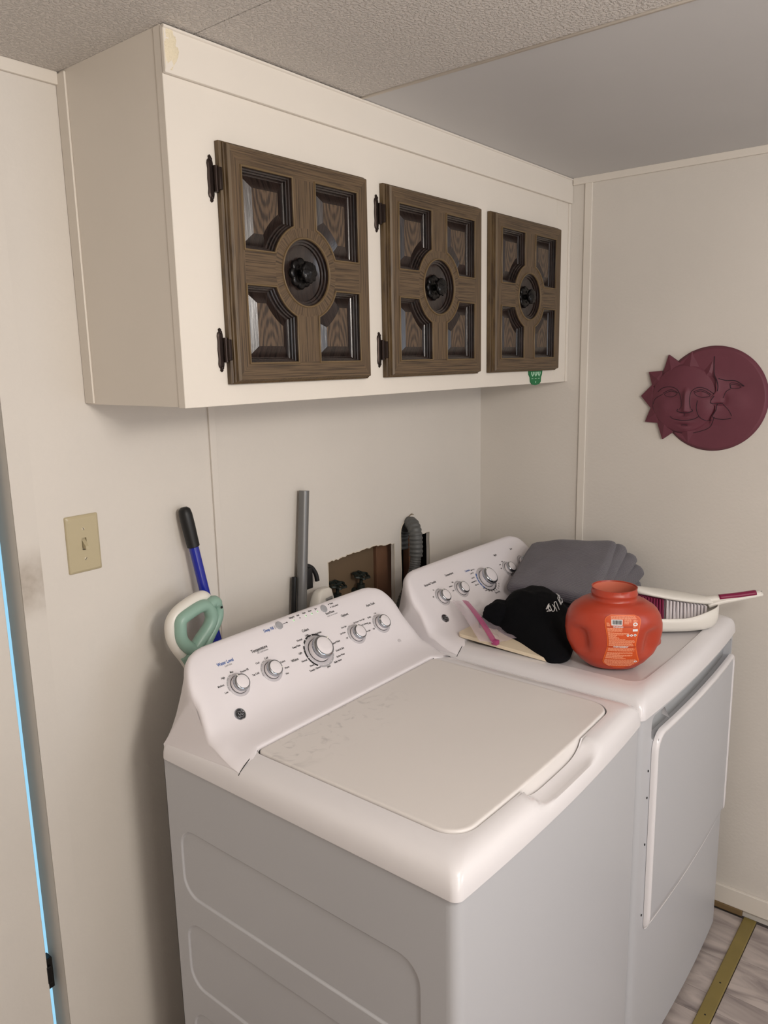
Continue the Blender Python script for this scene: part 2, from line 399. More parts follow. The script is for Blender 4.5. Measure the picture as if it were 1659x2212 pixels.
# what lies inside the wall
mk('hardboard', box(-.80, -.516, .055, .060, .7, 1.25), cavity_m, wb)
mk('stud', box(-.513, -.420, .045, .075, .7, 1.25, .002), cavity_w, wb)
mk('stud', box(-.345, -.318, .05, .075, .7, 1.25, .002), cavity_w, wb)
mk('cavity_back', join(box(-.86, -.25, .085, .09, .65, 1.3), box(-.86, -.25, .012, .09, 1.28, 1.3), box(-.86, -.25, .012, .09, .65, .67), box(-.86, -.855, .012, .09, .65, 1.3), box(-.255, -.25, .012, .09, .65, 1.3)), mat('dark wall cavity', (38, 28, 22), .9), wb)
# jamb of the doorway at the left and the door standing in it
struct(mk('trim_1', join(box(-1.6, -1.588, 0.001, .064, 0, 2.03), box(-2.45, -2.438, 0.001, .064, 0, 2.03), box(-2.45, -1.588, .001, .064, 2.03, 2.045)), jamb_m))
struct(mk('trim_2', box(-1.6, -1.558, -.002, .0, 0, H - .0), smudged(), origin=(-1.579, 0, 0)))
struct(mk('light_block', box(-2.45, -1.612, .078, .10, 0, 2.04), jamb_m))  # unseen slab added behind the door to keep outside light off the jamb
door = mk('door_1', box(-2.436, -1.6200, .03, .060, .012, 2.02, .002), wall_m); struct(door)
mk('latch', join(box(-1.626, -1.607, .033, .055, .385, .455, .002), box(-1.622, -1.612, .028, .036, .40, .44, .002)), mat('black latch', (22, 20, 20), .3, metal=.4), door)
struct(mk('wall_right', box(0, .02, -3.62, 0.02, -.02, H), wall_m))
struct(mk('wall_left', box(-4.02, -4.0, -3.62, 0.0, -.02, H), wall_m))
struct(mk('wall_front', box(-4.02, .02, -3.64, -3.62, -.02, H), wall_m))
# ceiling and its panels
cl = struct(mk('ceiling', box(-4.0, 0, -3.62, .0, H + .006, H + .02), gap_m, origin=(0, 0, H)))
mk('ceiling_panel', box(-4.0, -1.3755, -3.62, 0, H, H + .006), ceil_m, cl)
mk('ceiling_panel', box(-1.3735, -.963, -3.62, 0, H, H + .006), ceil_m, cl)
p = mk('ceiling_panel', box(-.963, 0, -3.62, 0, H - .002, H + .006), smooth_ceil, cl); p['label'] = 'smooth grey ceiling panel'
struct(mk('trim_3', tube([(-.965, -3.6, H - .001), (-.965, -.318, H - .001)], .0035, 6), trim_m, smooth=True))
# battens and crown strips
struct(mk('trim_4', box(-1.147, -1.129, -.006, 0, 0, 1.577, .0012), wall_m))
struct(mk('trim_5', box(-.006, 0, -.380, -.357, .06, H - .018, .0015), trim_m))
struct(mk('trim_6', box(-.009, 0, -3.6, -.32, H - .021, H - .001, .002), trim_m))
struct(mk('trim_7', box(-4.0, -1.4365, -.008, 0, H - .022, H + .0, .002), trim_m))
struct(mk('baseboard_right', box(-.011, 0, -3.6, -.02, .021, .078, .002), trim_m))
struct(mk('trim_8', box(-.013, -.001, -.924, -.02, .001, .021, .003), brownstrip_m))
# floor, its vinyl planks and the ochre strip in front of the dryer
fl = struct(mk('floor', box(-4.0, 0, -3.62, .1, -.02, -.003), mat('floor joint', (70, 64, 62), .8), origin=(0, 0, 0)))
xs = [-.016, -.19, -.335, -.415, -.56, -.71, -.86, -1.01]
for a, b in zip(xs[1:], xs[:-1]):
    mk('plank', box(a + .0006, b - .0006, -1.9, -.966, -.003, .0, .0004, 1), plank_m, fl)
    mk('plank', box(a + .0006 - .03, b - .0006 - .03 + (.03 if b == xs[0] else 0), -.929, -.2, -.003, .0, .0004, 1), plank_m, fl)
x = -1.0112
q = mk('vinyl', join(box(-4, -1.0112, -3.62, 0, -.003, 0), box(-1.011, 0, -3.62, -1.901, -.003, 0)), plank_m, fl)
st = struct(mk('trim_9', box(-1.2, -.0115, -.965, -.930, .0, .006, .0025), ochre_m))
for xx in (-.315, -.445): mk('nail_head', lathe([(.0025, 0), (.002, .0006)], 8, False, True, Matrix.Translation((xx, -.948, .006))), gap_m, st)

# ================================================================== WALL CABINET
XL, D, ZC = -1.434, .309, 1.578
cab = thing('wall_cabinet', (-.717, 0, ZC), 'cream painted wall cabinet with three carved brown oak doors above the machines', 'cabinet')
mk('body', box(XL, -.0005, -(D - .018), -.0005, ZC + .002, H - .0003), cab_m, cab)
mk('face_frame', box(XL - .0012, -.0005, -D, -(D - .0175), ZC, H - .0003, .0008, 1), cab_m, cab)
mk('crown_board', join(box(XL - .002, -.001, -D - .009, -D, 2.098, H - .002, .002), tube([(XL - .002, -D - .009, H - .005), (-.001, -D - .009, H - .005)], .003, 6)), cab_m, cab)
mk('corner_strip', box(XL - .004, XL, -.030, -.001, ZC + .004, H - .004, .001), cab_m, cab)
mk('filler_strip', join(box(-.012, -.0005, -D - .004, -D, ZC, 2.098, .001), box(-.085, -.083, -D - .0006, -D, ZC + .005, 2.098)), cab_m, cab)
# the knobbly caulk patch on the left end of the crown
ls = []
for i in range(9):
    z = 2.103 + .06 * i / 8; l = []
    for j in range(7):
        x = XL - .001 + .028 * j / 6 * (1 - .25 * abs(i - 4) / 4); nz = noise.noise(Vector((x * 160, z * 160, 0)))
        l.append((x, -D - .0088 - .0020 * max(0, math.sin(PI * j / 6)) * math.sin(PI * i / 8) - .0045 * nz * math.sin(PI * j / 6), z))
    ls.append(l)
c_ = mk('caulk_patch', loops(ls, closed=False), mat('yellowed caulk', (224, 212, 186), .7, bump=(260, 1.0)), cab, smooth=True); c_['label'] = 'yellowed rough caulk patch'

W_, H_ = .374, .4035
def quad_loop(u0, u1, v0, v1, cu, cv, R, d, sx, sy, n=12):
    """rectangle minus a disc at the corner facing the door centre; returns 2d loop inset by d (mirrored by sx, sy)"""
    # canonical: upper right quadrant (u>cu, v>cv)
    a0, a1, b0, b1 = u0 + d, u1 - d, v0 + d, v1 - d; r = R + d
    pa = math.asin(min(1, b0 / r)) if b0 < r else 0
    pb = math.acos(min(1, a0 / r)) if a0 < r else PI / 2
    pts = [(a1, b0), (a1, b1), (a0, b1)]
    for k in range(n + 1):
        a = pb + (pa - pb) * k / n; pts.append((r * math.cos(a), r * math.sin(a)))
    pts = [(sx * u, sy * v) for u, v in pts]
    return pts if sx * sy > 0 else pts[::-1]
Yf = -.333                       # front plane of the doors
def cab_door(x0, z0):
    cx, cz = x0 + W_ / 2, z0 + H_ / 2 - .0005
    dr = thing('door', (cx, -.3105, cz), '', ''); del dr['label'], dr['category']
    dr.parent = cab; dr.location = Vector((cx, -.3105, cz)) - wl(cab)
    WL[dr.name] = Vector((cx, -.3105, cz))
    P = lambda u, v, dep: (cx + u, Yf + dep, cz + v)
    hw, hh = W_ / 2, H_ / 2
    quads = []
    spec = (.0275, .153, .0275, .167)
    for sx in (1, -1):
        for sy in (1, -1): quads.append((sx, sy))
    def ql(sx, sy, d): return quad_loop(*spec, 0, 0, .083, d, sx, sy)
    circ = lambda r, n=48: [(r * math.cos(2 * PI * k / n), r * math.sin(2 * PI * k / n)) for k in range(n)]
    holes = [ql(sx, sy, 0) for sx, sy in quads] + [circ(.0635)]
    out = [(-hw + .014, -hh + .008), (hw - .005, -hh + .008), (hw - .005, hh - .008), (-hw + .014, hh - .008)]
    fr = fixn(plate(out, holes, lambda u, v: P(u, v, 0)))
    # beads round the openings and the stepped outer edge
    bead = []
    for sx, sy in quads: bead.append(loops([[P(*q, dd) for q in ql(sx, sy, d)] for d, dd in ((0, 0), (.0004, -.0020), (.0016, -.0028), (.0030, -.0020), (.0036, .0005))]))
    bead.append(loops([[P(*q, dd) for q in circ(r)] for r, dd in ((.0640, 0), (.0636, -.0022), (.0622, -.0032), (.0606, -.0022), (.060, .001))]))
    o4 = lambda e, dd: [P(u + (e if u > 0 else -e * 1.75), v + (e if v > 0 else -e), dd) for u, v in out]
    edge = loops([o4(0, 0), o4(.0024, .0030), o4(.0030, .0080), o4(.0046, .0086), o4(.0046, .0120), o4(.0074, .0135), o4(.0074, .0225)])
    mk('frame', fr, door_m, dr, origin=(cx, Yf, cz))
    for b_ in bead: mk('bead', b_, bead_m, dr, smooth=True)
    mk('edge_moulding', edge, edge_m, dr, origin=(cx, Yf, cz))
    for sx, sy in quads:
        g = loops([[P(*q, dd) for q in ql(sx, sy, d)] for d, dd in ((.0034, -.001), (.0038, .006), (.0062, .0066), (.0066, .011), (.0090, .0116), (.0094, .0165), (.0110, .0178))])
        mk('recess_moulding', g, panel_m, dr, origin=(cx, Yf, cz))
        g2 = loops([[P(*q, dd) for q in ql(sx, sy, d)] for d, dd in ((.0110, .0178), (.0120, .0180), (.0320, .0085))])
        n = len(ql(sx, sy, .031)); base = len(g2[0]) - n
        cap = fixn(plate(ql(sx, sy, .032), [], lambda u, v: P(u, v, .0085)))
        o = mk('raised_panel', join(g2, cap), [panel_m, field_m], dr, origin=(cx, Yf, cz + sy * .16), mi=[0] * len(g2[1]) + [1] * len(cap[1]))
    T = Matrix.Translation((cx, Yf, cz)) @ Matrix.Rotation(PI / 2, 4, 'X')
    dish = lathe([(.060, -.001), (.0592, -.006), (.056, -.0066), (.0555, -.0105), (.052, -.0112), (.0514, -.0150), (.046, -.0175), (.034, -.0195), (.0, -.0205)], 48, M=T)
    mk('dish', dish, panel_m, dr, smooth=True, autos=35, origin=(cx, Yf, cz))
    # rosette and fluted knob
    pet = lambda a, z: 1 + .09 * (abs(math.cos(4 * a)) ** .6 * 2 - 1)
    ros = lathe([(.0, -.014), (.005, -.0125), (.009, -.0145), (.0125, -.0140), (.0155, -.0115), (.020, -.0110), (.0245, -.0125), (.0270, -.0150), (.0265, -.0185), (.023, -.0200)], 96, M=T, rf=pet)
    kn = mk('knob', ros, knob_m, dr, smooth=True, origin=(cx, Yf, cz))
    fl_ = lambda a, z: 1 + (.085 * math.cos(8 * a + z * 700) if z > -.001 else 0)
    mk('knob_head', lathe([(.0075, -.012), (.0065, -.006), (.009, -.002), (.0160, .0005), (.0190, .0035), (.0190, .0065), (.0178, .0095), (.0165, .0095), (.0145, .0118), (.0115, .0112), (.0090, .0132), (.0060, .0125), (.004, .0142), (.0, .0148)], 72, M=T, rf=fl_), knob_m, kn, smooth=True)
    return dr
def hinge(parent, x, z):
    """x: left edge of the door; leaf on the face frame with finial ends, knuckle beside the door"""
    out = []; c = x - .0125
    prof = [(0, -.038), (.0030, -.0355), (.0022, -.032), (.0052, -.029), (.0062, -.024), (.0052, -.015), (.0062, 0), (.0052, .015), (.0062, .024), (.0052, .029), (.0022, .032), (.0030, .0355), (0, .038)]
    L_ = [(c - a, z + b) for a, b in prof] + [(c + a, z + b) for a, b in prof[::-1][1:-1]]
    out.append(loops([[(u, -D - .0003, v) for u, v in L_], [(u, -D - .0024, v) for u, v in L_], [(c + (u - c) * .6, -D - .0040, z + (v - z) * .93) for u, v in L_]], False, True))
    out.append(tube([(x - .0045, -D - .0055, z - .021), (x - .0045, -D - .0055, z + .021)], .0044, 10))
    out.append(box(x - .0050, x + .0012, -.3255, -D - .002, z - .018, z + .018, .001))
    for s in (-1, 1):
        out.append(lathe([(.0028, 0), (.0026, .0015), (0, .0022)], 10, M=Matrix.Translation((c, -D - .0038, z + s * .0305)) @ Matrix.Rotation(PI / 2, 4, 'X')))
    mk('hinge', fixn(join(*out)), hinge_m, parent, smooth=True, autos=30)
doors = []
for x0 in (-1.342, -.9045, -.472):
    d_ = cab_door(x0, 1.6150); doors.append(d_)
    if x0 < -.6:
        hinge(d_, x0 + .001, 1.956); hinge(d_, x0 + .001, 1.6745)

# green freshener tag hanging out under the third door
o2 = [(-.247, 1.625), (-.1605, 1.625), (-.165, 1.604), (-.170, 1.597), (-.172, 1.583), (-.182, 1.5765), (-.205, 1.574), (-.224, 1.5765), (-.2335, 1.584), (-.236, 1.597), (-.243, 1.604)]
tg = mk('air_freshener', loops([[(u, -.3095, v) for u, v in o2], [(u, -.3120, v) for u, v in o2]], True, True), tag_m)
tag(tg, 'green cardboard air freshener tag hanging below the rightmost cabinet door', 'air freshener')
g = []
for k in range(3):
    cx = -.2235 + k * .0195
    g.append(tube([(cx - .0055, -.3122, 1.612), (cx - .0055, -.3122, 1.606), (cx, -.3122, 1.600), (cx + .0055, -.3122, 1.606), (cx + .0055, -.3122, 1.612)], .0016, 5))
    g.append(box(cx - .005, cx + .005, -.3123, -.312, 1.5925, 1.5935))
g.append(box(-.2045, -.2015, -.3123, -.312, 1.580, 1.5855))
mk('print', join(*g), mat('pale green print', (190, 225, 200), .6), tg)

# ================================================================== MACHINES
FD = Vector((0, .6426, .7662)); FN = Vector((0, -.7662, .6426)); FOOT = Vector((0, -.385, .967)); FA = Vector((0, -.303, .999))
def FM(x, v, n=0):
    x += .014 * (1 - (v - .121) / .0905); v = .046 + (v - .121) * .925
    O = Vector((x, 0, 0)) + FA + FD * v + FN * n
    return Matrix(((1, 0, 0, O.x), (0, FD.y, FN.y, O.y), (0, FD.z, FN.z, O.z), (0, 0, 0, 1)))
PROF = [(-.19, .90), (-.19, .935), (-.19, 1.078), (-.1915, 1.094), (-.197, 1.1025), (-.203, 1.1068), (-.209, 1.1070)]
for k in range(8):
    v = .1355 - (.1355 + .008) * k / 7; q = FA + FD * v; PROF.append((q.y, q.z))
PROF += [(-.320, .9840), (-.334, .9762), (-.350, .9705), (-.367, .9672)]
PROF += [(-.3815, .9652), (-.3865, .9640), (-.3885, .9620), (-.389, .957), (-.389, .94), (-.389, .90)]
NB = len(PROF)
def coverz(d):
    T_ = [(0, .910), (.0008, .920), (.003, .930), (.0065, .9385), (.012, .9455), (.020, .9505), (.030, .954), (.042, .9562), (.052, .957)]
    if d <= 0: return .908
    for (a, z0), (b, z1) in zip(T_[:-1], T_[1:]):
        if d <= b: return z0 + (z1 - z0) * (d - a) / (b - a)
    return .957
def console(cx, parent):
    R = .036; ls = []
    def section(dx, inset, end):
        l = []
        for i, (y, z) in enumerate(PROF):
            hwz = .3385 - .022 * max(0, min(1, (z - .93) / .14))
            if end is None: x = dx
            else: x = math.copysign(hwz - R + R * math.sin(end), dx)
            ax = abs(x); st_ = hwz - .075
            k = 1.0
            if ax > st_:
                t = min(1, (ax - st_) / .075); k = 1 - .34 * (1 - math.sqrt(max(0, 1 - t * t * .98)))
            k *= 1 - .010 * (ax / .32) ** 2
            yy, zz = y, z
            if i > 1 and i < NB - 2:
                yy = FOOT.y + (y - FOOT.y) * k; zz = FOOT.z + (z - FOOT.z) * (k if z > .967 else 1)
            if inset and i > 1 and i < NB - 6:
                f = 1.0 if i < NB - 9 else (.7, .4, .15)[i - NB + 9]
                gq = 1 - .24 * inset / R * f
                yy = -.25 + (yy + .25) * gq; zz = .94 + (zz - .94) * gq
            if NB - 11 < i < NB - 6:
                s = sstep(.288, .330, ax); zz = min(zz, zz * (1 - s) + s * (coverz(.343 - ax) + (.034, .022, .013, .007)[i - NB + 10]))
            if i >= NB - 9:
                s = sstep(.283, .320, ax); j_ = i - (NB - 9); dd = .343 - ax
                yy -= .028 * s * (.12, .28, .5, .8, .9, 1, 1, 1, 1)[j_]
                if s > 0 and 1 < j_ < 7: zz = min(zz, zz * (1 - s) + s * (coverz(dd) + (0, 0, .0045, .0008, -.003, -.004, -.005)[j_]))
            if i >= NB - 5 or i == 0: x *= .985
            l.append((cx + x, yy, zz))
        return l
    secs = []
    angs = [90, 78, 64, 50, 36, 22, 10]
    for a in angs: secs.append(section(-1, R * (1 - math.cos(math.radians(a))), math.radians(a)))
    for k in range(33):
        dx = -.278 + .556 * k / 32; secs.append(section(dx, 0, None))
    for a in angs[::-1]: secs.append(section(1, R * (1 - math.cos(math.radians(a))), math.radians(a)))
    g = loops([s[::-1] for s in secs], True, True, closed=True)
    for sg in (-1, 1):
        sp = catmull([(cx + sg * a, b, c + .0004) for a, b, c in ((.276, -.3905, .9575), (.290, -.3940, .9575), (.300, -.3985, .9568), (.310, -.4025, .9556), (.320, -.405, .9524), (.329, -.4056, .9466), (.3350, -.4054, .9402))], 5)
        mk('seam', tube(sp, .0008, 5), gap_m, parent)
    return mk('console', fixn(g), whitep_m, parent, smooth=True, autos=50)
def rrz(x0, x1, y0, y1, r, z, cx, bow=.012, side=44, n=8, scoop=False):
    out = []
    for x, y in rr(x0, x1, y0, y1, r, n, side):
        wgt = max(0, min(1, (-y - .55) / .32)) ** 1.5; s = (x - cx) / .343
        yy = y - bow * max(0, 1 - s * s) * wgt
        zz = z
        if scoop:
            sx = max(0, 1 - (abs(x - cx - .006) / .112) ** 5); sy = sstep(-.885, -.858, yy)
            if sx > 0 and yy < -.80: zz = z - (min(.026, max(0, z - .918)) * sx ** .8) * sy
        out.append((x, yy, zz))
    return out
def top_cover(cx, parent, inner, scoop, name='top_cover'):
    x0, x1, y0, y1 = cx - .343, cx + .343, -.870, -.184
    ls = []
    steps = [(.004, .908), (0, .907), (0, .910), (.0008, .920), (.003, .930), (.0065, .9385), (.012, .9455), (.020, .9505), (.030, .954), (.042, .9562), (.052, .957)]
    n = 8
    for d, z in steps: ls.append(rrz(x0 + d, x1 - d, y0 + d * .7, y1 - d * .3, .014 + .30 * d, z, cx, scoop=scoop))
    a = rrz(x0 + .052, x1 - .052, y0 + .0364, y1 - .0156, .0296, .957, cx, scoop=False)
    ix0, ix1, iy0, iy1, ir = inner
    b = rrz(ix0, ix1, iy0, iy1, ir, .957, cx, scoop=False)
    for k in range(1, 11):
        t = k / 10; l = []
        for p, q in zip(a, b):
            x, y = p[0] + (q[0] - p[0]) * t, p[1] + (q[1] - p[1]) * t; z = .957
            if scoop:
                sx = max(0, 1 - (abs(x - cx - .006) / .112) ** 5); sy = sstep(-.885, -.858, y)
                if sx > 0 and y < -.80: z -= (.026 * sx ** .8) * sy
            l.append((x, y, z))
        ls.append(l)
    return ls
def knob(parent, x, v, R, pointer, gr=.0):
    k = mk('knob', join(lathe([(R, .0), (R, R * .42), (R * .985, R * .50)], 40, M=FM(x, v))), whitep_m, parent, smooth=True, autos=40)
    mk('skirt', lathe([(R * 1.38, .0004), (R * 1.36, .0012), (R * 1.12, .0016), (R * 1.05, .0004)], 40, M=FM(x, v)), mat('clear grey knob skirt', (190, 186, 190), .25), k, smooth=True)
    mk('gap_ring', lathe([(R * 1.05, .0006), (R * 1.0, .0012)], 40, M=FM(x, v)), gap_m, k)
    mk('chrome_ring', lathe([(R * .98, R * .48), (R * 1.0, R * .54), (R * 1.0, R * .74), (R * .95, R * .88), (R * .82, R * .97), (R * .77, R * .96)], 40, M=FM(x, v)), chrome_m, k, smooth=True)
    mk('cap', lathe([(R * .775, R * .96), (R * .74, R * .985), (R * .35, R * 1.0), (0, R * 1.005)], 40, M=FM(x, v)), whitep_m, k, smooth=True)
    mk('pointer', xf(box(-R * .05, R * .05, R * .76, R * 1.0, R * .90, R * .985), FM(x, v) @ Matrix.Rotation(math.radians(pointer), 4, 'Z')), pvcw_m, k)
def arcs(x, v, r0, r1, a0, a1, n=24, h=.0008):
    l0, l1 = [], []
    for k in range(n + 1):
        a = math.radians(a0 + (a1 - a0) * k / n); l0.append((r0 * math.cos(a), r0 * math.sin(a), h)); l1.append((r1 * math.cos(a), r1 * math.sin(a), h))
    return xf(loops([l0, l1], closed=False), FM(x, v))
def words(items):
    out = []
    for s, x, v, size, al in items:
        out.append(xf(text2d(s, size, al, size * .02), FM(x, v, .0007) @ Matrix.Scale(.82, 4, (1, 0, 0))))
    return join(*out)
def dot(x, v, r, h=.001): return lathe([(r, h - .0004), (r, h), (0, h)], 10, M=FM(x, v))
def around(x, v, r, labs, size):
    out = []
    for s, a in labs:
        c, sn = math.cos(math.radians(a)), math.sin(math.radians(a))
        out.append((s, x + r * c, v + r * sn, size, 'RIGHT' if c < -.3 else ('LEFT' if c > .25 else 'CENTER')))
    return out
def emblem(parent, x, v, r):
    b = mk('emblem', lathe([(r, 0), (r, .0015), (r * .95, .0026), (r * .82, .0028), (r * .78, .0022), (0, .0022)], 36, M=FM(x, v)), chrome_m, parent, smooth=True, autos=30)
    mk('emblem_disc', lathe([(r * .78, .0024), (0, .0025)], 36, M=FM(x, v)), black_p, b)
    g = []
    M = FM(x, v, .0026)
    def cv(pts, w): 
        g.append(xf(tube(catmull([(a * r, c * r, 0) for a, c in pts], 6), w * r, 6), M))
    cv([(.02, .50), (-.22, .42), (-.30, .12), (-.02, -.02), (.25, -.12), (.25, -.45), (0, -.5), (-.18, -.36), (-.05, -.12), (.06, .15), (.12, .38), (.02, .5)], .045)
    cv([(-.05, -.02), (-.35, -.08), (-.5, -.28), (-.32, -.42), (-.12, -.22), (0, .0)], .045)
    cv([(.05, .02), (.32, .10), (.48, .30), (.32, .42), (.18, .26)], .045)
    cv([(.2, -.02), (.5, -.05), (.52, -.28), (.35, -.25)], .04)
    for a in (35, 125, 215, 305):
        cv([(.66 * math.cos(math.radians(a + t)), .66 * math.sin(math.radians(a + t))) for t in (-24, -8, 8, 24)], .03)
    mk('monogram', join(*g), chrome_m, b, smooth=True)

def body(cx, parent, side_pockets, front=-.866):
    xl, xr = cx - .340, cx + .340; zb, zt = .018, .9065
    def fy(x): s = (x - cx) / .343; return front - .011 * max(0, 1 - s * s)
    # left side with pressed pockets
    y0, y1 = -.190, front + .018
    out_ = [(y0, zb), (y0, zt), (y1, zt), (y1, zb)]
    pk = [(.627, .775), (.422, .572), (.217, .367)] if side_pockets else []
    holes = [rr(-.802, -.224, a, b, .042, 8) for a, b in pk]
    parts = [plate(out_, holes, lambda u, v: (xl, u, v))]
    for a, b in pk:
        f = lambda d, dep: [(xl + dep, u, v) for u, v in rr(-.802 + d, -.224 - d, a + d, b - d, .042 - d * .5, 8)]
        parts.append(loops([f(0, 0), f(.0014, .0007), f(.0032, .0026), f(.0048, .0032)], False, False))
        parts.append(plate(rr(-.802 + .0048, -.224 - .0048, a + .0048, b - .0048, .042 - .0024, 8), [], lambda u, v: (xl + .0032, u, v)))
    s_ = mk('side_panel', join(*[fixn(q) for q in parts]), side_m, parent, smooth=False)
    # front wrap
    pts = [(xl, y1)]
    for k in range(1, 9):
        a = PI / 2 * k / 8; pts.append((xl + .018 - .018 * math.cos(a), fy(xl + .018) + .018 - .018 * math.sin(a)))
    for k in range(1, 24): x = xl + .018 + (xr - xl - .036) * k / 24; pts.append((x, fy(x)))
    for k in range(0, 9):
        a = PI / 2 * (1 - k / 8); pts.append((xr - .018 + .018 * math.cos(a), fy(xr - .018) + .018 - .018 * math.sin(a)))
    return xl, xr, zb, zt, pts, fy
# ---- washer
WX = -1.113
wm = thing('washing_machine', (WX, -.53, 0), 'white top-loading washing machine with closed lid, nearer of the two machines', 'washing machine')
xl, xr, zb, zt, pts, fy = body(WX, wm, True)
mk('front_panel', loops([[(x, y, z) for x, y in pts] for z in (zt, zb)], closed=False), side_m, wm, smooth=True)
mk('back_panel', join(box(xr - .001, xr, -.85, -.19, zb, zt), box(xl, xr, -.191, -.190, zb, zt), box(xl + .03, xr - .03, -.84, -.2, .0, zb)), side_m, wm)
LX0, LX1, LY0, LY1 = WX - .278, WX + .278, -.826, -.3915
inn = (LX0 - .003, LX1 + .003, LY0 - .003, LY1 + .002, (.014, .014, .045, .045))
ls = top_cover(WX, wm, inn, True)
g = 1
inner_last = ls[-1]
ls.append([(x, y, min(z, .957) - .004) for x, y, z in inner_last]); ls.append([(x, y, .918) for x, y, z in inner_last])
mk('top_cover', loops(ls, False, True), white_m, wm, smooth=True, autos=48)
L2 = []
for d, z in ((.0, .922), (0, .9555), (.0006, .958), (.002, .9595), (.0045, .9600), (.009, .9596), (.012, .9594)):
    L2.append([(x, y, z) for x, y, _ in rrz(LX0 + d, LX1 - d, LY0 + d, LY1 - d, [max(.004, q - d) for q in (.012, .012, .043, .043)], z, WX)])
mk('lid', loops(L2, False, True), lid_m, wm, smooth=True, autos=60)
mk('lid_gap', box(LX0 - .002, LX1 + .002, -.396, -.388, .930, .9565), gap_m, wm)
console(WX, wm)
KX = [(-1.341, .0178, 18), (-1.253, .0178, -110), (-1.115, .0262, -52), (-.988, .0178, 0), (-.898, .0178, 60)]
for x, r, pt in KX: knob(wm, x, .121, r, pt)
P_ = []; G_ = []; B_ = []; T_ = []; TB = []; TG = []
for x in (-1.341, -1.253, -.988, -.898): G_.append(arcs(x, .121, .0235, .0262, 105, 190))
x = -1.115
for a0, a1 in ((88, 118), (122, 138), (146, 188), (190, 232)): P_.append(arcs(x, .121, .0355, .0395, a0, a1))
P_.append(arcs(x, .121, .0355, .0395, 40, 84)); P_.append(arcs(x, .121, .0355, .0395, -20, 30))
G_.append(arcs(x, .121, .0355, .0395, 240, 330))
WD = [dot(-1.115 + .0375 * math.cos(math.radians(a)), .121 + .0375 * math.sin(math.radians(a)), .0011, .0013) for a in (95, 110, 130, 158, 190, 222, 248, 268, 288, 310, 330)]
for kx in (-1.341, -1.253, -.988, -.898):
    for a in (115, 140, 168): WD.append(dot(kx + .0249 * math.cos(math.radians(a)), .121 + .0249 * math.sin(math.radians(a)), .0009, .0013))
T_ += around(x, .121, .0445, [('Heavy', 216), ('Normal', 192), ('Light', 166), ('DeepClean', 140), ('Normal', 116), ('Light', 92), ('Delicates', 62), ('Off', 28), ('Speed Wash', 2), ('Drain & Spin', -24), ('Active Wear', -46), ('Bulky Items', -70), ('Jeans', -96), ('Towels / Sheets', -124)], .0062)
T_ += [('Whites', x - .062, .122, .0082, 'RIGHT'), ('Colors', x + .004, .178, .0088, 'CENTER')]
T_ += [('Temperature', -1.247, .1765, .0098, 'CENTER'), ('Options', -.982, .1775, .0088, 'CENTER'), ('Auto Soak', -.888, .1785, .0088, 'CENTER'), ('Start/Pause', -1.016, .197, .0075, 'CENTER'), ('Pause', -1.000, .2175, .0058, 'LEFT'), ('Lid Locked', -1.000, .2085, .0058, 'LEFT')]
T_ += around(-1.341, .121, .031, [('Low', 190), ('Medium', 158), ('High', 124), ('Max', 84), ('Precise Fill', 48)], .0058)
T_ += around(-1.253, .121, .031, [('Tap Cold', 168), ('Cool', 118), ('Cold', 78), ('Colors', 16), ('Warm', -14), ('Hot', -40)], .0058)
T_ += around(-.988, .121, .031, [('Off', 180), ('2nd Rinse', 150), ('Extra Spin', 112), ('2nd Rinse + Extra Spin', 66), ('Fabric Softener', 30), ('No Spin', -8)], .0052)
T_ += around(-.898, .121, .031, [('Off', 190), ('15 Min', 156), ('30 Min', 120), ('1 Hr', 84)], .0054)
TB += [('Water Level', -1.336, .1765, .0098, 'CENTER'), ('Deep Fill', -1.195, .2105, .0092, 'CENTER')]
TG += [('Load Size', -1.334, .1688, .0058, 'CENTER'), ('All Cold Rinses', -1.243, .1690, .0058, 'CENTER'), ('Hold 3 sec to Cancel', -1.014, .1895, .0048, 'CENTER'), ('||', -1.177, .211, .0092, 'CENTER')]
for k, s in enumerate(('Filling/Fill', 'Soak', 'Wash', 'Rinse', 'Spin')):
    T_.append((s, -1.121 + .0188 * k, .2185, .0052, 'CENTER')); P_.append(dot(-1.121 + .0188 * k, .2105, .0011, .0016))
P_ += [dot(-1.141, .2115, .0016), dot(-1.004, .2175, .0013), dot(-1.004, .2085, .0013), xf(box(-.006, .006, -.0004, .0004, .0006, .001), FM(-1.149, .2113))]
mk('black_lettering', join(words(T_), *P_), black_p, wm); mk('blue_lettering', words(TB), blue_p, wm)
mk('grey_lettering', join(words(TG), *G_), grey_m, wm); mk('dial_dots', join(*WD), white_print, wm)
for k in (0, 2, 3, 4): mk('indicator_light', lathe([(.0019, .0004), (.0019, .0008), (0, .001)], 12, M=FM(-1.121 + .0188 * k, .2105)), led_m, wm)
for x in (-1.164, -1.024):
    b_ = mk('push_button', lathe([(.0092, 0), (.0092, .001), (.0082, .002), (.0070, .0022), (0, .0018)], 28, M=FM(x, .2115)), btn_m, wm, smooth=True, autos=40)
emblem(wm, -1.380, .0625, .0125)
mk('badge', lathe([(.0055, 0), (.0055, .001), (.0045, .0014), (0, .0012)], 20, M=FM(-.885, .060)), mat('pale badge', (200, 195, 198), .3), wm, smooth=True)

# ---- dryer
DX = -.423
dm = thing('clothes_dryer', (DX, -.53, 0), 'white clothes dryer against the right wall, farther of the two machines', 'dryer')
xl, xr, zb, zt, pts, fy = body(DX, dm, False)
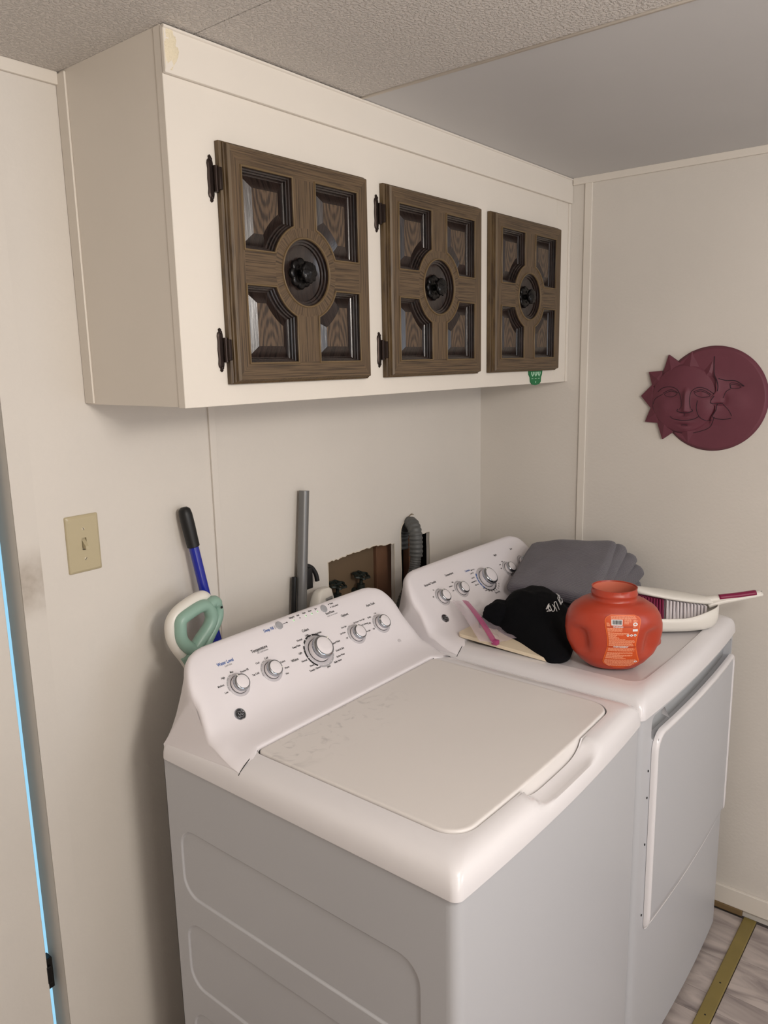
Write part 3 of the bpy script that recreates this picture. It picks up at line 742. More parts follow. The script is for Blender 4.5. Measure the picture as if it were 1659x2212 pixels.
# front panel as a plate with an opening for the handle groove, bent to the bowed front
def bend(u, v, dep=0):
    x = max(xl, min(xr, u)); y = fy(x) + dep
    e = min(x - xl, xr - x)
    if e < .018: y += .018 - math.sqrt(max(0, .018 ** 2 - (.018 - e) ** 2))
    return (x, y, v)
def bplate(o, hs, dep): 
    g = plate(o, hs, lambda u, v: (u, v, 0)); bm = bmesh.new(); vs = [bm.verts.new(q) for q in g[0]]
    for f in g[1]:
        try: bm.faces.new([vs[i] for i in f])
        except Exception: pass
    for kx in range(1, 34):
        x = xl + (xr - xl) * kx / 34
        bmesh.ops.bisect_plane(bm, geom=bm.verts[:] + bm.edges[:] + bm.faces[:], plane_co=(x, 0, 0), plane_no=(1, 0, 0))
    for x in (xl + .002, xl + .005, xl + .010, xr - .010, xr - .005, xr - .002):
        bmesh.ops.bisect_plane(bm, geom=bm.verts[:] + bm.edges[:] + bm.faces[:], plane_co=(x, 0, 0), plane_no=(1, 0, 0))
    bm.verts.index_update(); out = [bend(v.co.x, v.co.y, dep) for v in bm.verts], [tuple(v.index for v in f.verts) for f in bm.faces]; bm.free(); return fixn(out)
GX0, GX1 = xl + .052, xr - .030
groove = rr(GX0, GX1, .842, .897, (.012, .018, .012, .012), 5, 12)
fp = bplate([(xl, zb), (xr, zb), (xr, zt), (xl, zt)], [groove], 0)
gl = loops([[bend(u, v, dd) for u, v in groove] for dd in (0, .012, .020)])
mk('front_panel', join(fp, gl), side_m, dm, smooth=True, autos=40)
mk('handle_recess', bplate(rr(GX0, GX1, .842, .897, .012, 5, 12), [], .0195), mat('recess grey plastic', (176, 178, 180), .4), dm)
mk('back_panel', join(box(xl, xl + .001, -.85, -.19, zb, zt), box(xr - .001, xr, -.85, -.19, zb, zt), box(xl, xr, -.191, -.190, zb, zt), box(xl + .03, xr - .03, -.84, -.2, .0, zb)), side_m, dm)
# dryer door with a rounded bead edge, a grip hollow at its upper left
def dl(d, dep, r): return [bend(u, v, min(-.0007, dep * sstep(.376, .405, v))) for u, v in rr(GX0 + .004 + d, GX1 - .002 - d, .375 + d, .858 - d, (r, r + .02, r, r), 8, 24)]
dr_l = loops([dl(0, -.0005, .022), dl(.0, -.007, .022), dl(.002, -.0115, .021), dl(.006, -.0135, .019), dl(.010, -.0125, .017), dl(.014, -.0105, .015)])
ddoor = mk('door', dr_l, white_m, dm, smooth=True)
pl_ = bplate(rr(GX0 + .0135, GX1 - .0115, .389, .844, .014, 5, 12), [], 0)
mk('door_panel', loops([[bend(GX0 + .014 + (GX1 - GX0 - .026) * k / 30, .3895 + (.8445 - .3895) * j / 30, min(-.0009, -.0106 * sstep(.376, .405, .3895 + (.8445 - .3895) * j / 30))) for k in range(31)] for j in range(31)], closed=False), side_m, ddoor, smooth=True)
mk('door_grip', fixn(join(loops([[bend(xl + .150, .860 + .030 * k / 6, .015 - .015 * (1 - k / 6)) for k in range(7)], [bend(xl + .158, .860 + .030 * k / 6, .019) for k in range(7)]], closed=False))), white_m, ddoor)
for v in (.775, .712, .60, .425): mk('screw_mark', box(GX0 - .010, GX0 - .007, fy(GX0) - .0012, fy(GX0) + .001, v, v + .004), gap_m, dm)
# top with the shallow rectangular sunk field
inn = (DX - .268, DX + .268, -.828, -.395, (.03, .03, .035, .035))
ls = top_cover(DX, dm, inn, False)
last = ls[-1]
cxl = DX; cyl = -.61
for d, dz in ((.001, .0006), (.0035, .0042), (.006, .0050)):
    ls.append([(x, y, z - dz) for x, y, z in rrz(inn[0] + d, inn[1] - d, inn[2] + d, inn[3] - d, [q - d for q in inn[4]], .957, DX)])
mk('top_cover', loops(ls, False, True), white_m, dm, smooth=True, autos=60)
console(DX, dm)
DK = [(-.640, .0178, 10), (-.550, .0178, 10), (-.423, .0262, 15), (-.2935, .0178, 10), (-.205, .0178, 0)]
for x, r, pt in DK: knob(dm, x, .121, r, pt)
T_ = []; TB = []; P_ = []; G_ = []; Bl = []
for x in (-.640, -.550, -.2935, -.205): G_.append(arcs(x, .121, .0235, .0262, 80, 175))
for a in range(140, 212, 16): Bl.append(arcs(-.423, .121, .0355, .0395, a, a + 14, 8))
for a in range(216, 318, 16): P_.append(arcs(-.423, .121, .0355, .0395, a, a + 14, 8))
T_ += [('Extended Tumble', -.648, .171, .0088, 'CENTER'), ('Temperature', -.553, .1765, .0088, 'CENTER'), ('Signal', -.306, .180, .008, 'CENTER'), ('Start', -.212, .180, .008, 'CENTER'), ('Time Dry', -.420, .068, .0078, 'CENTER')]
T_ += around(-.423, .121, .045, [('More Dry', 112), ('Less Dry', 134), ('Less Dry', 156), ('Optimum Dry', 172), ('More Dry', 188), ('Off', 214), ('Damp', 228), ('Dry', 240)], .0056)
for k, s in enumerate(('60', '50', '40', '30', '20', '10')): T_ += around(-.423, .121, .0455, [(s, 252 + 13 * k)], .0056)
T_ += around(-.640, .121, .031, [('Off', 160), ('On', 110)], .0056) + around(-.550, .121, .031, [('Low', 170), ('Medium', 140), ('High', 108)], .0056) + around(-.2935, .121, .031, [('Off', 160), ('Low', 130), ('High', 98)], .0056)
TB += [('Cottons', -.473, .166, .0085, 'CENTER')]
mk('black_lettering', join(words(T_), *P_), black_p, dm); mk('blue_lettering', join(words(TB), *Bl), blue_p, dm); mk('grey_rings', join(*G_), grey_m, dm)
emblem(dm, -.690, .0625, .0125)

# ================================================================== LIGHT SWITCH
sx, sz = -1.5051, 1.2533
sw = thing('light_switch', (sx + .035, 0, sz + .057), 'ivory toggle light switch plate on the cream wall left of the mop handle', 'light switch')
f = lambda d, y: [(u, y, v) for u, v in rr(sx + d, sx + .07 - d, sz + d, sz + .114 - d, .003, 3)]
hole = [(sx + .030, sz + .045), (sx + .040, sz + .045), (sx + .040, sz + .069), (sx + .030, sz + .069)]
mk('plate', fixn(join(loops([f(0, 0), f(0, -.002), f(.0015, -.004), f(.005, -.0058)]), plate([(q[0], q[2]) for q in f(.005, 0)], [hole], lambda u, v: (u, -.0058, v)), loops([[(u, -.0058, v) for u, v in hole], [(u, -.001, v) for u, v in hole]], False, True))), ivory_m, sw)
tg_ = [(sx + .0312, sz + .066), (sx + .0388, sz + .066), (sx + .0388, sz + .048), (sx + .0312, sz + .048)]
mk('toggle', fixn(loops([[(sx + .0312, -.003, sz + .066), (sx + .0388, -.003, sz + .066), (sx + .0388, -.003, sz + .050), (sx + .0312, -.003, sz + .050)],
                  [(sx + .0318, -.0155, sz + .0535), (sx + .0382, -.0155, sz + .0535), (sx + .0382, -.0165, sz + .0475), (sx + .0318, -.0165, sz + .0475)]], False, True)), ivory_m, sw)
for z, a in ((sz + .087, 25), (sz + .027, -40)):
    M = Matrix.Translation((sx + .035, -.0058, z)) @ Matrix.Rotation(PI / 2, 4, 'X') @ Matrix.Rotation(math.radians(a), 4, 'Z')
    s_ = mk('screw', lathe([(.0034, 0), (.003, .0010), (.0, .0016)], 14, M=M), mat('pale screw head', (214, 204, 180), .3), sw, smooth=True)
    mk('slot', xf(box(-.0005, .0005, -.0028, .0028, .0008, .0019), M), mat('dark slot', (90, 80, 58), .6), s_)

# ================================================================== SUN AND MOON PLAQUE
CY, CZ = -.749, 1.5305
def SP(h, v, n): return (-n, CY - h, CZ + v)
pq = thing('wall_plaque', (0, CY, CZ), 'maroon sun and moon face plaque hanging on the right wall', 'wall art')
# moon disc
N_ = 72
PR = [(-.10, -.035), (-.0955, -.030), (-.088, -.0235), (-.076, .0008), (-.0587, .0050), (-.0479, .0085), (-.0286, .0166), (-.0190, .0168), (-.0118, .0054), (-.0033, .0018), (.0222, .0160), (.0474, .0152), (.0725, .0035), (.11, .001)]
def prof_h(v):
    if v <= PR[0][0]: return PR[0][1]
    for (a, x0), (b, x1) in zip(PR[:-1], PR[1:]):
        if v <= b: return x0 + (x1 - x0) * sstep(a, b, v)
    return PR[-1][1]
def moon_n(h, v):
    r = math.hypot(h, v); n = .0148 - .0020 * (r / .12) ** 2 - .010 * sstep(.136, .1432, r)
    e = h - prof_h(v)
    if e > -.004: n += .0085 * math.exp(-max(0, e) / .022) * sstep(-.075, -.045, v) * (1 - sstep(.05, .085, v))
    n += .0035 * math.exp(-((h - .062) / .030) ** 2 - ((v + .010) / .026) ** 2)          # cheek
    n -= .0035 * math.exp(-((h - .060) / .016) ** 2 - ((v - .036) / .008) ** 2)          # eye socket
    n -= .0030 * math.exp(-((h - .036) / .008) ** 2 - ((v - .001) / .012) ** 2)
    n -= .0045 * math.exp(-((e - .012) / .016) ** 2 - ((v + .0125) / .0035) ** 2)        # under the nose
    return n
def sun_n(h, v):
    r = math.hypot((h + .0745) / .98, v / 1.03)
    if r > .0935: return None
    n = .0290 - .0125 * (min(r, .093) / .093) ** 2.6 - .004 * sstep(.088, .0935, r)
    g = lambda a, b, x, y: math.exp(-((h - a) / x) ** 2 - ((v - b) / y) ** 2)
    n += .0040 * g(-.129, -.025, .022, .024) + .0042 * g(-.010, -.027, .022, .026)
    n -= .0050 * (g(-.107, .012, .019, .008) + g(-.0215, .012, .019, .008))
    n += .0035 * (g(-.107, .0125, .010, .005) + g(-.0215, .0125, .010, .005))
    n += .0085 * math.exp(-((h + .0645) / (.0075 + .06 * max(0, .0 - v) * .35)) ** 2) * sstep(-.040, -.032, v) * (1 - sstep(.010, .035, v))
    n -= .0035 * g(-.066, -.0435, .012, .0035) 
    n += .0030 * g(-.066, -.0640, .022, .005) + .0022 * g(-.066, -.052, .018, .003) + .0028 * g(-.067, -.083, .016, .008)
    n -= .0028 * g(-.067, -.0730, .014, .003)
    return n
def field(fn, h0, h1, v0, v1, st, floor_):
    nh, nv = int((h1 - h0) / st), int((v1 - v0) / st); V = []; ok = []
    for i in range(nh + 1):
        for j in range(nv + 1):
            h, v = h0 + (h1 - h0) * i / nh, v0 + (v1 - v0) * j / nv; q = fn(h, v); ok.append(q is not None); V.append(SP(h, v, floor_ if q is None else q))
    F = []
    for i in range(nh):
        for j in range(nv):
            q = (i * (nv + 1) + j, (i + 1) * (nv + 1) + j, (i + 1) * (nv + 1) + j + 1, i * (nv + 1) + j + 1)
            if any(ok[k] for k in q): F.append(q)
    return V, F
# moon: polar relief with a real rim
ls = [[SP(r * math.cos(2 * PI * k / 200), r * math.sin(2 * PI * k / 200), .001) for k in range(200)] for r in (.143,)]
for k_ in range(0, 61):
    r = .1432 * (1 - k_ / 60) + .0004
    ls.append([SP(r * math.cos(2 * PI * k / 200), r * math.sin(2 * PI * k / 200), moon_n(r * math.cos(2 * PI * k / 200), r * math.sin(2 * PI * k / 200))) for k in range(200)])
mk('moon', fixn(loops(ls, False, True)), maroon_m, pq, smooth=True)
SC = (-.0745, 0.0)
def sun_cut(h, v):
    q = sun_n(h, v)
    if q is None: return None
    return q if h < prof_h(v) else max(.004, q - .022)
g_ = field(sun_cut, -.168, .020, -.097, .097, .0011, .003)
used = sorted({i for f in g_[1] for i in f}); re_ = {a: b for b, a in enumerate(used)}
mk('sun_face', fixn(([g_[0][i] for i in used], [tuple(re_[i] for i in f) for f in g_[1]])), maroon_m, pq, smooth=True)
rays = [((-.0866, .0958), (-.1236, .1218), (-.138, .068)), ((-.138, .078), (-.178, .0746), (-.165, .032)), ((-.165, .040), (-.1978, .0061), (-.1656, -.0300)), ((-.166, -.022), (-.183, -.0678), (-.145, -.070)), ((-.150, -.060), (-.1308, -.1165), (-.100, -.094)), ((-.088, .090), (-.0598, .1303), (-.034, .090)), ((-.024, .082), (-.0, .1154), (.006, .065)), ((-.083, -.090), (-.0577, -.1264), (-.034, -.088))]
for a, t, b in rays:
    mid = ((a[0] + b[0]) / 2, (a[1] + b[1]) / 2); q = (SC[0] + (mid[0] - SC[0]) * .8, SC[1] + (mid[1] - SC[1]) * .8)
    a2 = (a[0] * .9 + q[0] * .1, a[1] * .9 + q[1] * .1)
    V = [SP(*a, .001), SP(*t, .001), SP(*b, .001), SP(*a, .0125), SP(*t, .0115), SP(*b, .0125), SP(*mid, .019), SP(*q, .019)]
    mk('ray', fixn((V, [(0, 1, 4, 3), (1, 2, 5, 4), (3, 4, 6), (4, 5, 6), (3, 6, 7), (6, 5, 7)])), maroon_m, pq)
def sunz(h, v):
    q = sun_n(h, v)
    if q is not None and h < prof_h(v) + .0005: return q
    return moon_n(h, v)
def groove_(pts, w=.0011, lift=0, n=6): 
    P = catmull([(a, b, 0) for a, b in pts], n)
    return tube([SP(p.x, p.y, sunz(p.x, p.y) + lift) for p in P], w * .85, 6)
G_ = [groove_(q, w) for q, w in (
    ([(-.1451, .0189), (-.1312, .0299), (-.1094, .0333), (-.0894, .0258), (-.0786, .0042), (-.0753, -.0175), (-.0800, -.0290)], .0011),
    ([(-.0503, -.0257), (-.0536, -.0041), (-.0506, .0196), (-.0344, .0314), (-.0134, .0283), (.008, .0137)], .0011),
    ([(-.0845, -.0275), (-.0864, -.0341), (-.0775, -.0372), (-.0646, -.0379), (-.0539, -.0366), (-.0446, -.0331), (-.0481, -.0267)], .0013),
    ([(-.1064, -.0489), (-.0961, -.0563), (-.0677, -.0598), (-.0423, -.0558), (-.0279, -.0478)], .0012),
    ([(-.0756, -.0732), (-.0664, -.0722), (-.0584, -.0727)], .0014),
    ([(-.126, .0135), (-.1066, .0213), (-.0889, .0149), (-.1036, .005), (-.1213, .0081), (-.126, .0135)], .0009),
    ([(-.130, .015), (-.1066, .0255), (-.086, .0165)], .0009),
    ([(-.0421, .0175), (-.0235, .0219), (-.002, .0093), (-.0204, .0049), (-.0374, .01), (-.0421, .0175)], .0009),
    ([(-.045, .0195), (-.0235, .0262), (.001, .0120)], .0010),
    ([(-.158, -.0168), (-.152, -.0011), (-.1303, .0124)], .0010),
    ([(-.0325, -.0038), (-.0344, -.0254), (-.0258, -.0489), (-.0085, -.0591), (.0059, -.0565)], .0011),
    ([(-.0677, -.0400), (-.0673, -.0478)], .0009),
    ([(.001, .1153), (.0035, .0725), (.0152, .0474), (.0166, .0222), (.0018, -.0033), (.0054, -.0118), (.0318, -.0113)], .0014),
    ([(.0176, -.0116), (.0166, -.0286), (.0085, -.0479), (.0324, -.0547), (.0544, -.0509)], .0013),
    ([(.031, .0034), (.038, .0202), (.0495, .0286)], .0010), ([(.032, -.0134), (.047, -.0279), (.056, -.0445)], .0010),
    ([(.0177, .0557), (.0362, .0505), (.0601, .0494), (.0827, .035)], .0013),
    ([(.0479, .039), (.0608, .0391), (.075, .0329), (.0614, .0287), (.0494, .0307), (.0479, .039)], .0009),
    ([(.0479, .0300), (.0470, .0430), (.0620, .0425), (.080, .035)], .0009),
    ([(.0125, -.0480), (.0008, -.076), (-.0235, -.0888), (-.0572, -.0965), (-.0965, -.0930), (-.128, -.078)], .0011))]
mk('carved_lines', join(*G_), maroon_d, pq, smooth=True)
# ================================================================== THINGS BEHIND THE WASHER
def along(p, q, t): return tuple(Vector(p) + (Vector(q) - Vector(p)) * t)
mop = thing('mop_handle', (-1.075, -.18, 0), 'blue metal mop handle with black rubber grip leaning on the wall', 'mop')
A, B = Vector((-1.243, -.0225, 1.3485)), Vector((-1.0745, -.172, .012))
k1 = along(A, B, .063); 
mk('pole', tube([k1, along(A, B, .3), along(A, B, .7), tuple(B)], .0112, 16), blueh_m, mop, smooth=True, autos=40)
gp = [along(A, B, t) for t in (0, .0035, .012, .03, .05, .0655, .0665)]
mk('grip', tube(gp, [.007, .0125, .0145, .0148, .0142, .0138, .0118], 18), blackr_m, mop, smooth=True, autos=50)
tb = thing('vacuum_wand', (-1.05, -.15, 0), 'grey metal tube standing behind the washer, black clip around its lower end', 'vacuum wand')
A, B = Vector((-.8725, -.020, 1.3325)), Vector((-1.035, -.066, .002))
A2 = along(A, B, .016)
mk('tube', join(tube([tuple(A), along(A, B, .5), tuple(B)], .0132, 20, caps=False), tube([tuple(A), along(A, B, .1)], .0118, 20, caps=False), tube([tuple(A), along(A, B, .0012)], .0136, 20)), tube_m, tb, smooth=True, autos=40)
c0 = Vector(along(A, B, .170)); cdn = (B - A).normalized()
mk('clip', fixn(join(tube([c0 + Vector((-.018, .010, .01)), c0 + Vector((-.018, .010, .01)) + cdn * .12], .006, 8), tube(catmull([c0 + Vector((.004, .012, .022)), c0 + Vector((.022, .008, .030)), c0 + Vector((.040, .004, .022)), c0 + Vector((.050, .0, .004)), c0 + Vector((.053, -.002, -.015))], 6), .0062, 10), box(c0.x + .008, c0.x + .036, c0.y - .004, c0.y + .012, c0.z - .03, c0.z + .026, .003))), blackr_m, tb, smooth=True, autos=40)
bt = thing('plastic_bottle', (-.865, -.08, .0), 'white plastic handheld unit with a small grey printed label beside the grey tube', 'cleaning tool')
ls = []
for z, a, b, cx in ((0, .05, .03, -.865), (.9, .05, .03, -.865), (1.0, .040, .024, -.862), (1.05, .031, .02, -.858), (1.072, .024, .015, -.855), (1.078, .015, .010, -.853)):
    ls.append([(cx + u * a, -.055 + v * b, z) for u, v in rr(-1, 1, -1, 1, .5, 4)])
mk('body', fixn(loops(ls, True, True)), pvcw_m, bt, smooth=True, autos=40)
lb = mk('printed_label', [(-.868, -.0755, 1.058), (-.842, -.0745, 1.060), (-.832, -.0805, .99), (-.866, -.0815, .985)] and ([(-.866, -.0760, 1.056), (-.840, -.0752, 1.058), (-.832, -.0812, 1.0), (-.864, -.0822, .998)], [(0, 3, 2, 1)]), label_m, bt)
g = []
for k in range(9):
    z = 1.050 - k * .0055; g.append(box(-.862 + .0005 * k, -.844 + .0008 * k, -.0775 - .00055 * k, -.0768 - .00055 * k, z, z + .0022))
mk('print', join(*g), mat('dark label print', (96, 96, 96), .7), bt)

mh = thing('steam_mop', (-1.26, -.12, 0), 'mint green and white loop handle of a floor cleaner behind the washer', 'floor cleaner')
def mp_(cx_, cy_, y=-.10):   # sheet coordinates of the handle (metres right/up of its lower left corner) on the plane y
    return (cx_, y, cy_)
def hk(pts, y): 
    out = []
    for a, b in pts:   # a, b in units of 1.45 mm-ish, origin at the handle's lower left
        out.append((-1.3660 + a * .0000968 * 1.06 + b * 0, y, 1.2020 - b * .0000955 - a * .0000065))
    return out
gl_ = catmull(hk([(830, 475), (560, 560), (330, 680), (290, 860), (300, 1080), (400, 1270), (590, 1400), (800, 1200), (1010, 980), (1090, 760), (1000, 520)], -.108), 5, True)
loopg = tube(gl_, .0135, 14, closed=True, up=(0, 1, 0), flat=1.1)
mk('grip', loopg, mint_m, mh, smooth=True)
tr = catmull(hk([(1040, 480), (1180, 430), (1260, 560), (1275, 740), (1210, 930), (1060, 1150), (930, 1340), (860, 1500), (820, 1700)], -.108), 5)
mk('trigger_guard', tube(tr, lambda i: .0105 if i > 8 else .0125, 12, up=(0, 1, 0), flat=1.2), mint_m, mh, smooth=True)
mk('screw_hole', lathe([(.0028, 0), (.0026, .0008), (0, .0003)], 12, M=Matrix.Translation((hk([(1250, 560)], -.1235)[0])) @ Matrix.Rotation(PI / 2, 4, 'X')), gap_m, mh)
sh = catmull(hk([(1140, 370), (960, 300), (660, 380), (360, 530), (200, 720), (170, 930), (200, 1150), (300, 1370), (440, 1600), (620, 1950)], -.094), 5)
mk('white_shell', tube(sh, lambda i: .0125 if i > 4 else .0085 + .001 * i, 14, up=(0, 1, 0), flat=1.1), pvcw_m, mh, smooth=True)
nk = hk([(520, 1420), (640, 1640), (760, 1900)], -.106)
nk.append((-1.24, -.13, .6)); nk.append((-1.23, -.15, .004))
mk('neck', tube(catmull(nk, 6), lambda i: .028 if i < 12 else .018, 16, up=(0, 1, 0), flat=.6), mint_m, mh, smooth=True)

# faucet hand wheels inside the wall opening
for i, (x, z) in enumerate(((-.714, 1.040), (-.612, 1.044))):
    lab = ('dark hand wheel water valve in the wall opening, nearer the grey tube', 'dark hand wheel water valve in the wall opening, nearer the reddish stud')[i]
    v_ = thing('water_valve', (x, .022, z - .06), lab, 'valve'); v_['group'] = 'water valves in the wall opening'
    T = Matrix.Translation((x, .022, z)) @ Matrix.Rotation(math.radians(14), 4, 'X')
    lob = lambda a, zz: 1 + .12 * math.cos(6 * a)
    g = [lathe([(.018, -.003), (.0215, -.004), (.0255, -.001), (.0235, .003), (.019, .0028), (.018, -.003)], 60, M=T, rf=lob)]
    for k in range(6):
        a = PI / 3 * k; g.append(xf(tube([(0, 0, .001), (.016 * math.cos(a), .016 * math.sin(a), .0)], .0026, 6), T))
    g.append(lathe([(0, .007), (.0045, .006), (.0062, .0), (.006, -.006)], 12, M=T))
    mk('hand_wheel', fixn(join(*g)), valve_m, v_, smooth=True, autos=40)
    mk('valve_body', fixn(join(tube([(x, .022, z - .004), (x, .024, z - .03)], .005, 10), tube([(x, .024, z - .026), (x, .026, z - .06)], .012, 12), tube([(x, .026, z - .05), (x, .054, z - .05)], .009, 10))), valve_m, v_, smooth=True, autos=40)
# drain hose
hp = catmull([(-.395, .04, 1.08), (-.398, .035, 1.125), (-.406, .012, 1.158), (-.424, -.022, 1.168), (-.437, -.044, 1.148), (-.440, -.049, 1.115), (-.443, -.050, 1.075), (-.455, -.050, 1.03), (-.484, -.050, .988), (-.522, -.054, .945), (-.550, -.068, .88), (-.56, -.09, .75), (-.57, -.13, .5)], 26)
def hr(i):
    if i < 26 * 6: return .0200 + .0011 * math.sin(i * 2 * PI / 9)
    return (.0162 if i < 26 * 8 else .0150) + .0007 * math.sin(i * 2 * PI / 4)
ho = mk('drain_hose', tube(hp, hr, 18), hose_m, smooth=True)
tag(ho, 'grey corrugated drain hose hooked into the hole in the wall', 'hose')
# gap shards of wall paper above the hose
mk('torn_paper', fixn(join(tube([(-.415, -.001, 1.185), (-.405, -.004, 1.1905), (-.395, -.003, 1.191)], .0012, 5), tube([(-.405, -.003, 1.1905), (-.400, -.006, 1.194)], .001, 5), tube([(-.398, -.003, 1.191), (-.391, -.005, 1.1895)], .0012, 5))), mat('torn brown paper', (120, 104, 84), .9), wb)

# ================================================================== THINGS ON THE DRYER
ZT = .9545
# --- folded grey blanket
bl = thing('folded_blanket', (-.25, -.45, ZT), 'grey waffle-weave blanket folded in a pile at the back of the dryer', 'blanket')
def slab(A, B, C, D_, th, seed, name='fold', nu=26, nv=22):
    """soft folded layer over the quad A B C D (top surface), thickness th, rounded edges; returns mesh + uv"""
    A, B, C, D_ = map(Vector, (A, B, C, D_)); V = []; Fs = []; UV = []
    def top(s, t):
        q = (A * (1 - s) + B * s) * (1 - t) + (D_ * (1 - s) + C * s) * t
        return q
    nrm = (B - A).cross(D_ - A).normalized()
    if nrm.z < 0: nrm = -nrm
    rows = []
    M_ = 8
    for layer in (0, 1):
        for i in range(nu + 1):
            for j in range(nv + 1):
                s, t = i / nu, j / nv; la, lb = (B - A).length, (D_ - A).length; rc = .030
                ds, dt = min(s, 1 - s) * la, min(t, 1 - t) * lb
                if ds < rc and dt < rc:
                    hy = math.hypot(rc - ds, rc - dt)
                    if hy > rc:
                        ds2, dt2 = rc - (rc - ds) * rc / hy, rc - (rc - dt) * rc / hy
                        s = ds2 / la if s < .5 else 1 - ds2 / la; t = dt2 / lb if t < .5 else 1 - dt2 / lb
                e = min(s, 1 - s) * (B - A).length; f_ = min(t, 1 - t) * (D_ - A).length
                ex = lambda d: math.sqrt(max(0, 1 - (1 - min(1, d / (th * .6))) ** 2))
                h = ex(e) * ex(f_)
                if e < rc and f_ < rc: h = ex(max(0, rc - math.hypot(rc - e, rc - f_)))
                wob = .007 * noise.noise(Vector((s * 3 + seed, t * 3, seed))) + .002 * noise.noise(Vector((s * 9, t * 9, seed + 5)))
                q = top(s, t) - nrm * (th / 2) + nrm * (th / 2) * h * (1 if layer == 0 else -1) + nrm * wob + nrm * .010 * math.sin(PI * s) * math.sin(PI * t) * (1 if layer == 0 else .3)
                V.append(tuple(q)); UV.append((s * 1.1 + seed, t * .9))
    n = (nu + 1) * (nv + 1); idx = lambda l, i, j: l * n + i * (nv + 1) + j
    for i in range(nu):
        for j in range(nv):
            Fs.append((idx(0, i, j), idx(0, i + 1, j), idx(0, i + 1, j + 1), idx(0, i, j + 1)))
            Fs.append((idx(1, i, j), idx(1, i, j + 1), idx(1, i + 1, j + 1), idx(1, i + 1, j)))
    for i in range(nu):
        Fs.append((idx(0, i + 1, 0), idx(0, i, 0), idx(1, i, 0), idx(1, i + 1, 0))); Fs.append((idx(0, i, nv), idx(0, i + 1, nv), idx(1, i + 1, nv), idx(1, i, nv)))
    for j in range(nv):
        Fs.append((idx(0, 0, j), idx(0, 0, j + 1), idx(1, 0, j + 1), idx(1, 0, j))); Fs.append((idx(0, nu, j + 1), idx(0, nu, j), idx(1, nu, j), idx(1, nu, j + 1)))
    o = mk(name, (V, Fs), blanket_m, bl, smooth=True, uv=UV)
    b_ = bmesh.new(); b_.from_mesh(o.data); bmesh.ops.remove_doubles(b_, verts=b_.verts[:], dist=.0004); bmesh.ops.recalc_face_normals(b_, faces=b_.faces[:]); b_.to_mesh(o.data); b_.free()
slab((-.055, -.375, 1.062), (-.040, -.605, 1.045), (-.33, -.60, 1.000), (-.30, -.42, 1.000), .046, 3.1)
slab((-.060, -.350, 1.085), (-.040, -.580, 1.078), (-.355, -.600, 1.002), (-.32, -.38, 1.010), .036, 2.3)
slab((-.100, -.320, 1.100), (-.045, -.548, 1.105), (-.385, -.605, 1.010), (-.37, -.350, 1.015), .032, 5.7)
slab((-.165, -.285, 1.104), (-.055, -.520, 1.122), (-.400, -.600, 1.022), (-.408, -.330, 1.020), .030, 8.2)
slab((-.07, -.40, 1.012), (-.045, -.600, 1.0), (-.38, -.60, .992), (-.36, -.42, .992), .036, 1.4)

# --- orange red container
U = Vector((.63, -.777, 0)); Wd = Vector((.777, .63, 0))
rt = math.radians(-8); U2 = U * math.cos(rt) + Wd * math.sin(rt); W2 = -U * math.sin(rt) + Wd * math.cos(rt)
CB = Vector((-.612, -.736, ZT + .001))
ct = thing('detergent_tub', tuple(CB), 'open orange red plastic detergent tub with printed back label, lid off', 'container')
TP = [(0, .048, .040), (.003, .060, .048), (.015, .077, .057), (.035, .095, .067), (.060, .107, .074), (.085, .1115, .078), (.105, .111, .078), (.122, .107, .076), (.134, .100, .073), (.1405, .0935, .070), (.1425, .0895, .068), (.150, .078, .064), (.1555, .064, .058), (.157, .0535, .0535), (.159, .0515, .0515), (.167, .0515, .0515), (.169, .0530, .0530), (.173, .0530, .0530), (.175, .0515, .0515), (.183, .0515, .0515)]
def tub_r(z):
    for (z0, a0, b0), (z1, a1, b1) in zip(TP[:-1], TP[1:]):
        if z0 <= z <= z1:
            t = (z - z0) / (z1 - z0 + 1e-9); t2 = t
            return a0 + (a1 - a0) * t2, b0 + (b1 - b0) * t2
    return TP[-1][1:]
def tub(phi, z, off=0):
    """phi 0 = front (towards the room)"""
    a, b = tub_r(z)
    s, c = math.sin(phi), math.cos(phi); e = 2.25
    q = .955 * (abs(s / (a + off)) ** e + abs(c / (b + off)) ** e) ** (-1 / e)
    d = 0
    for pc in (-1.02, 1.02):
        d += math.exp(-((abs(phi) - abs(pc)) / .24) ** 2 - ((z - .072) / .030) ** 4) * (.5 if True else 0)
    ridge = math.exp(-((abs(phi) - 1.38) / .16) ** 2 - ((z - .072) / .038) ** 4)
    q *= 1 - .17 * d + .02 * ridge
    return CB + U2 * (q * s) - W2 * (q * c) + Vector((0, 0, z))
zs = []
for i in range(len(TP) - 1):
    n = 3 if TP[i + 1][0] < .13 else 1
    for k in range(n): zs.append(TP[i][0] + (TP[i + 1][0] - TP[i][0]) * k / n)
zs.append(TP[-1][0])
N_ = 96
ls = [[tuple(tub(2 * PI * k / N_ - PI, z)) for k in range(N_)] for z in zs]
c3 = CB + Vector((0, 0, 0))
for r, z in ((.0505, .184), (.0485, .184), (.0478, .181)): ls.append([tuple(c3 + U2 * r * math.sin(2 * PI * k / N_ - PI) - W2 * r * math.cos(2 * PI * k / N_ - PI) + Vector((0, 0, z))) for k in range(N_)])
n1 = len(ls)
mk('tub_body', fixn(loops(ls, True, False)), orange_m, ct, smooth=True, autos=45)
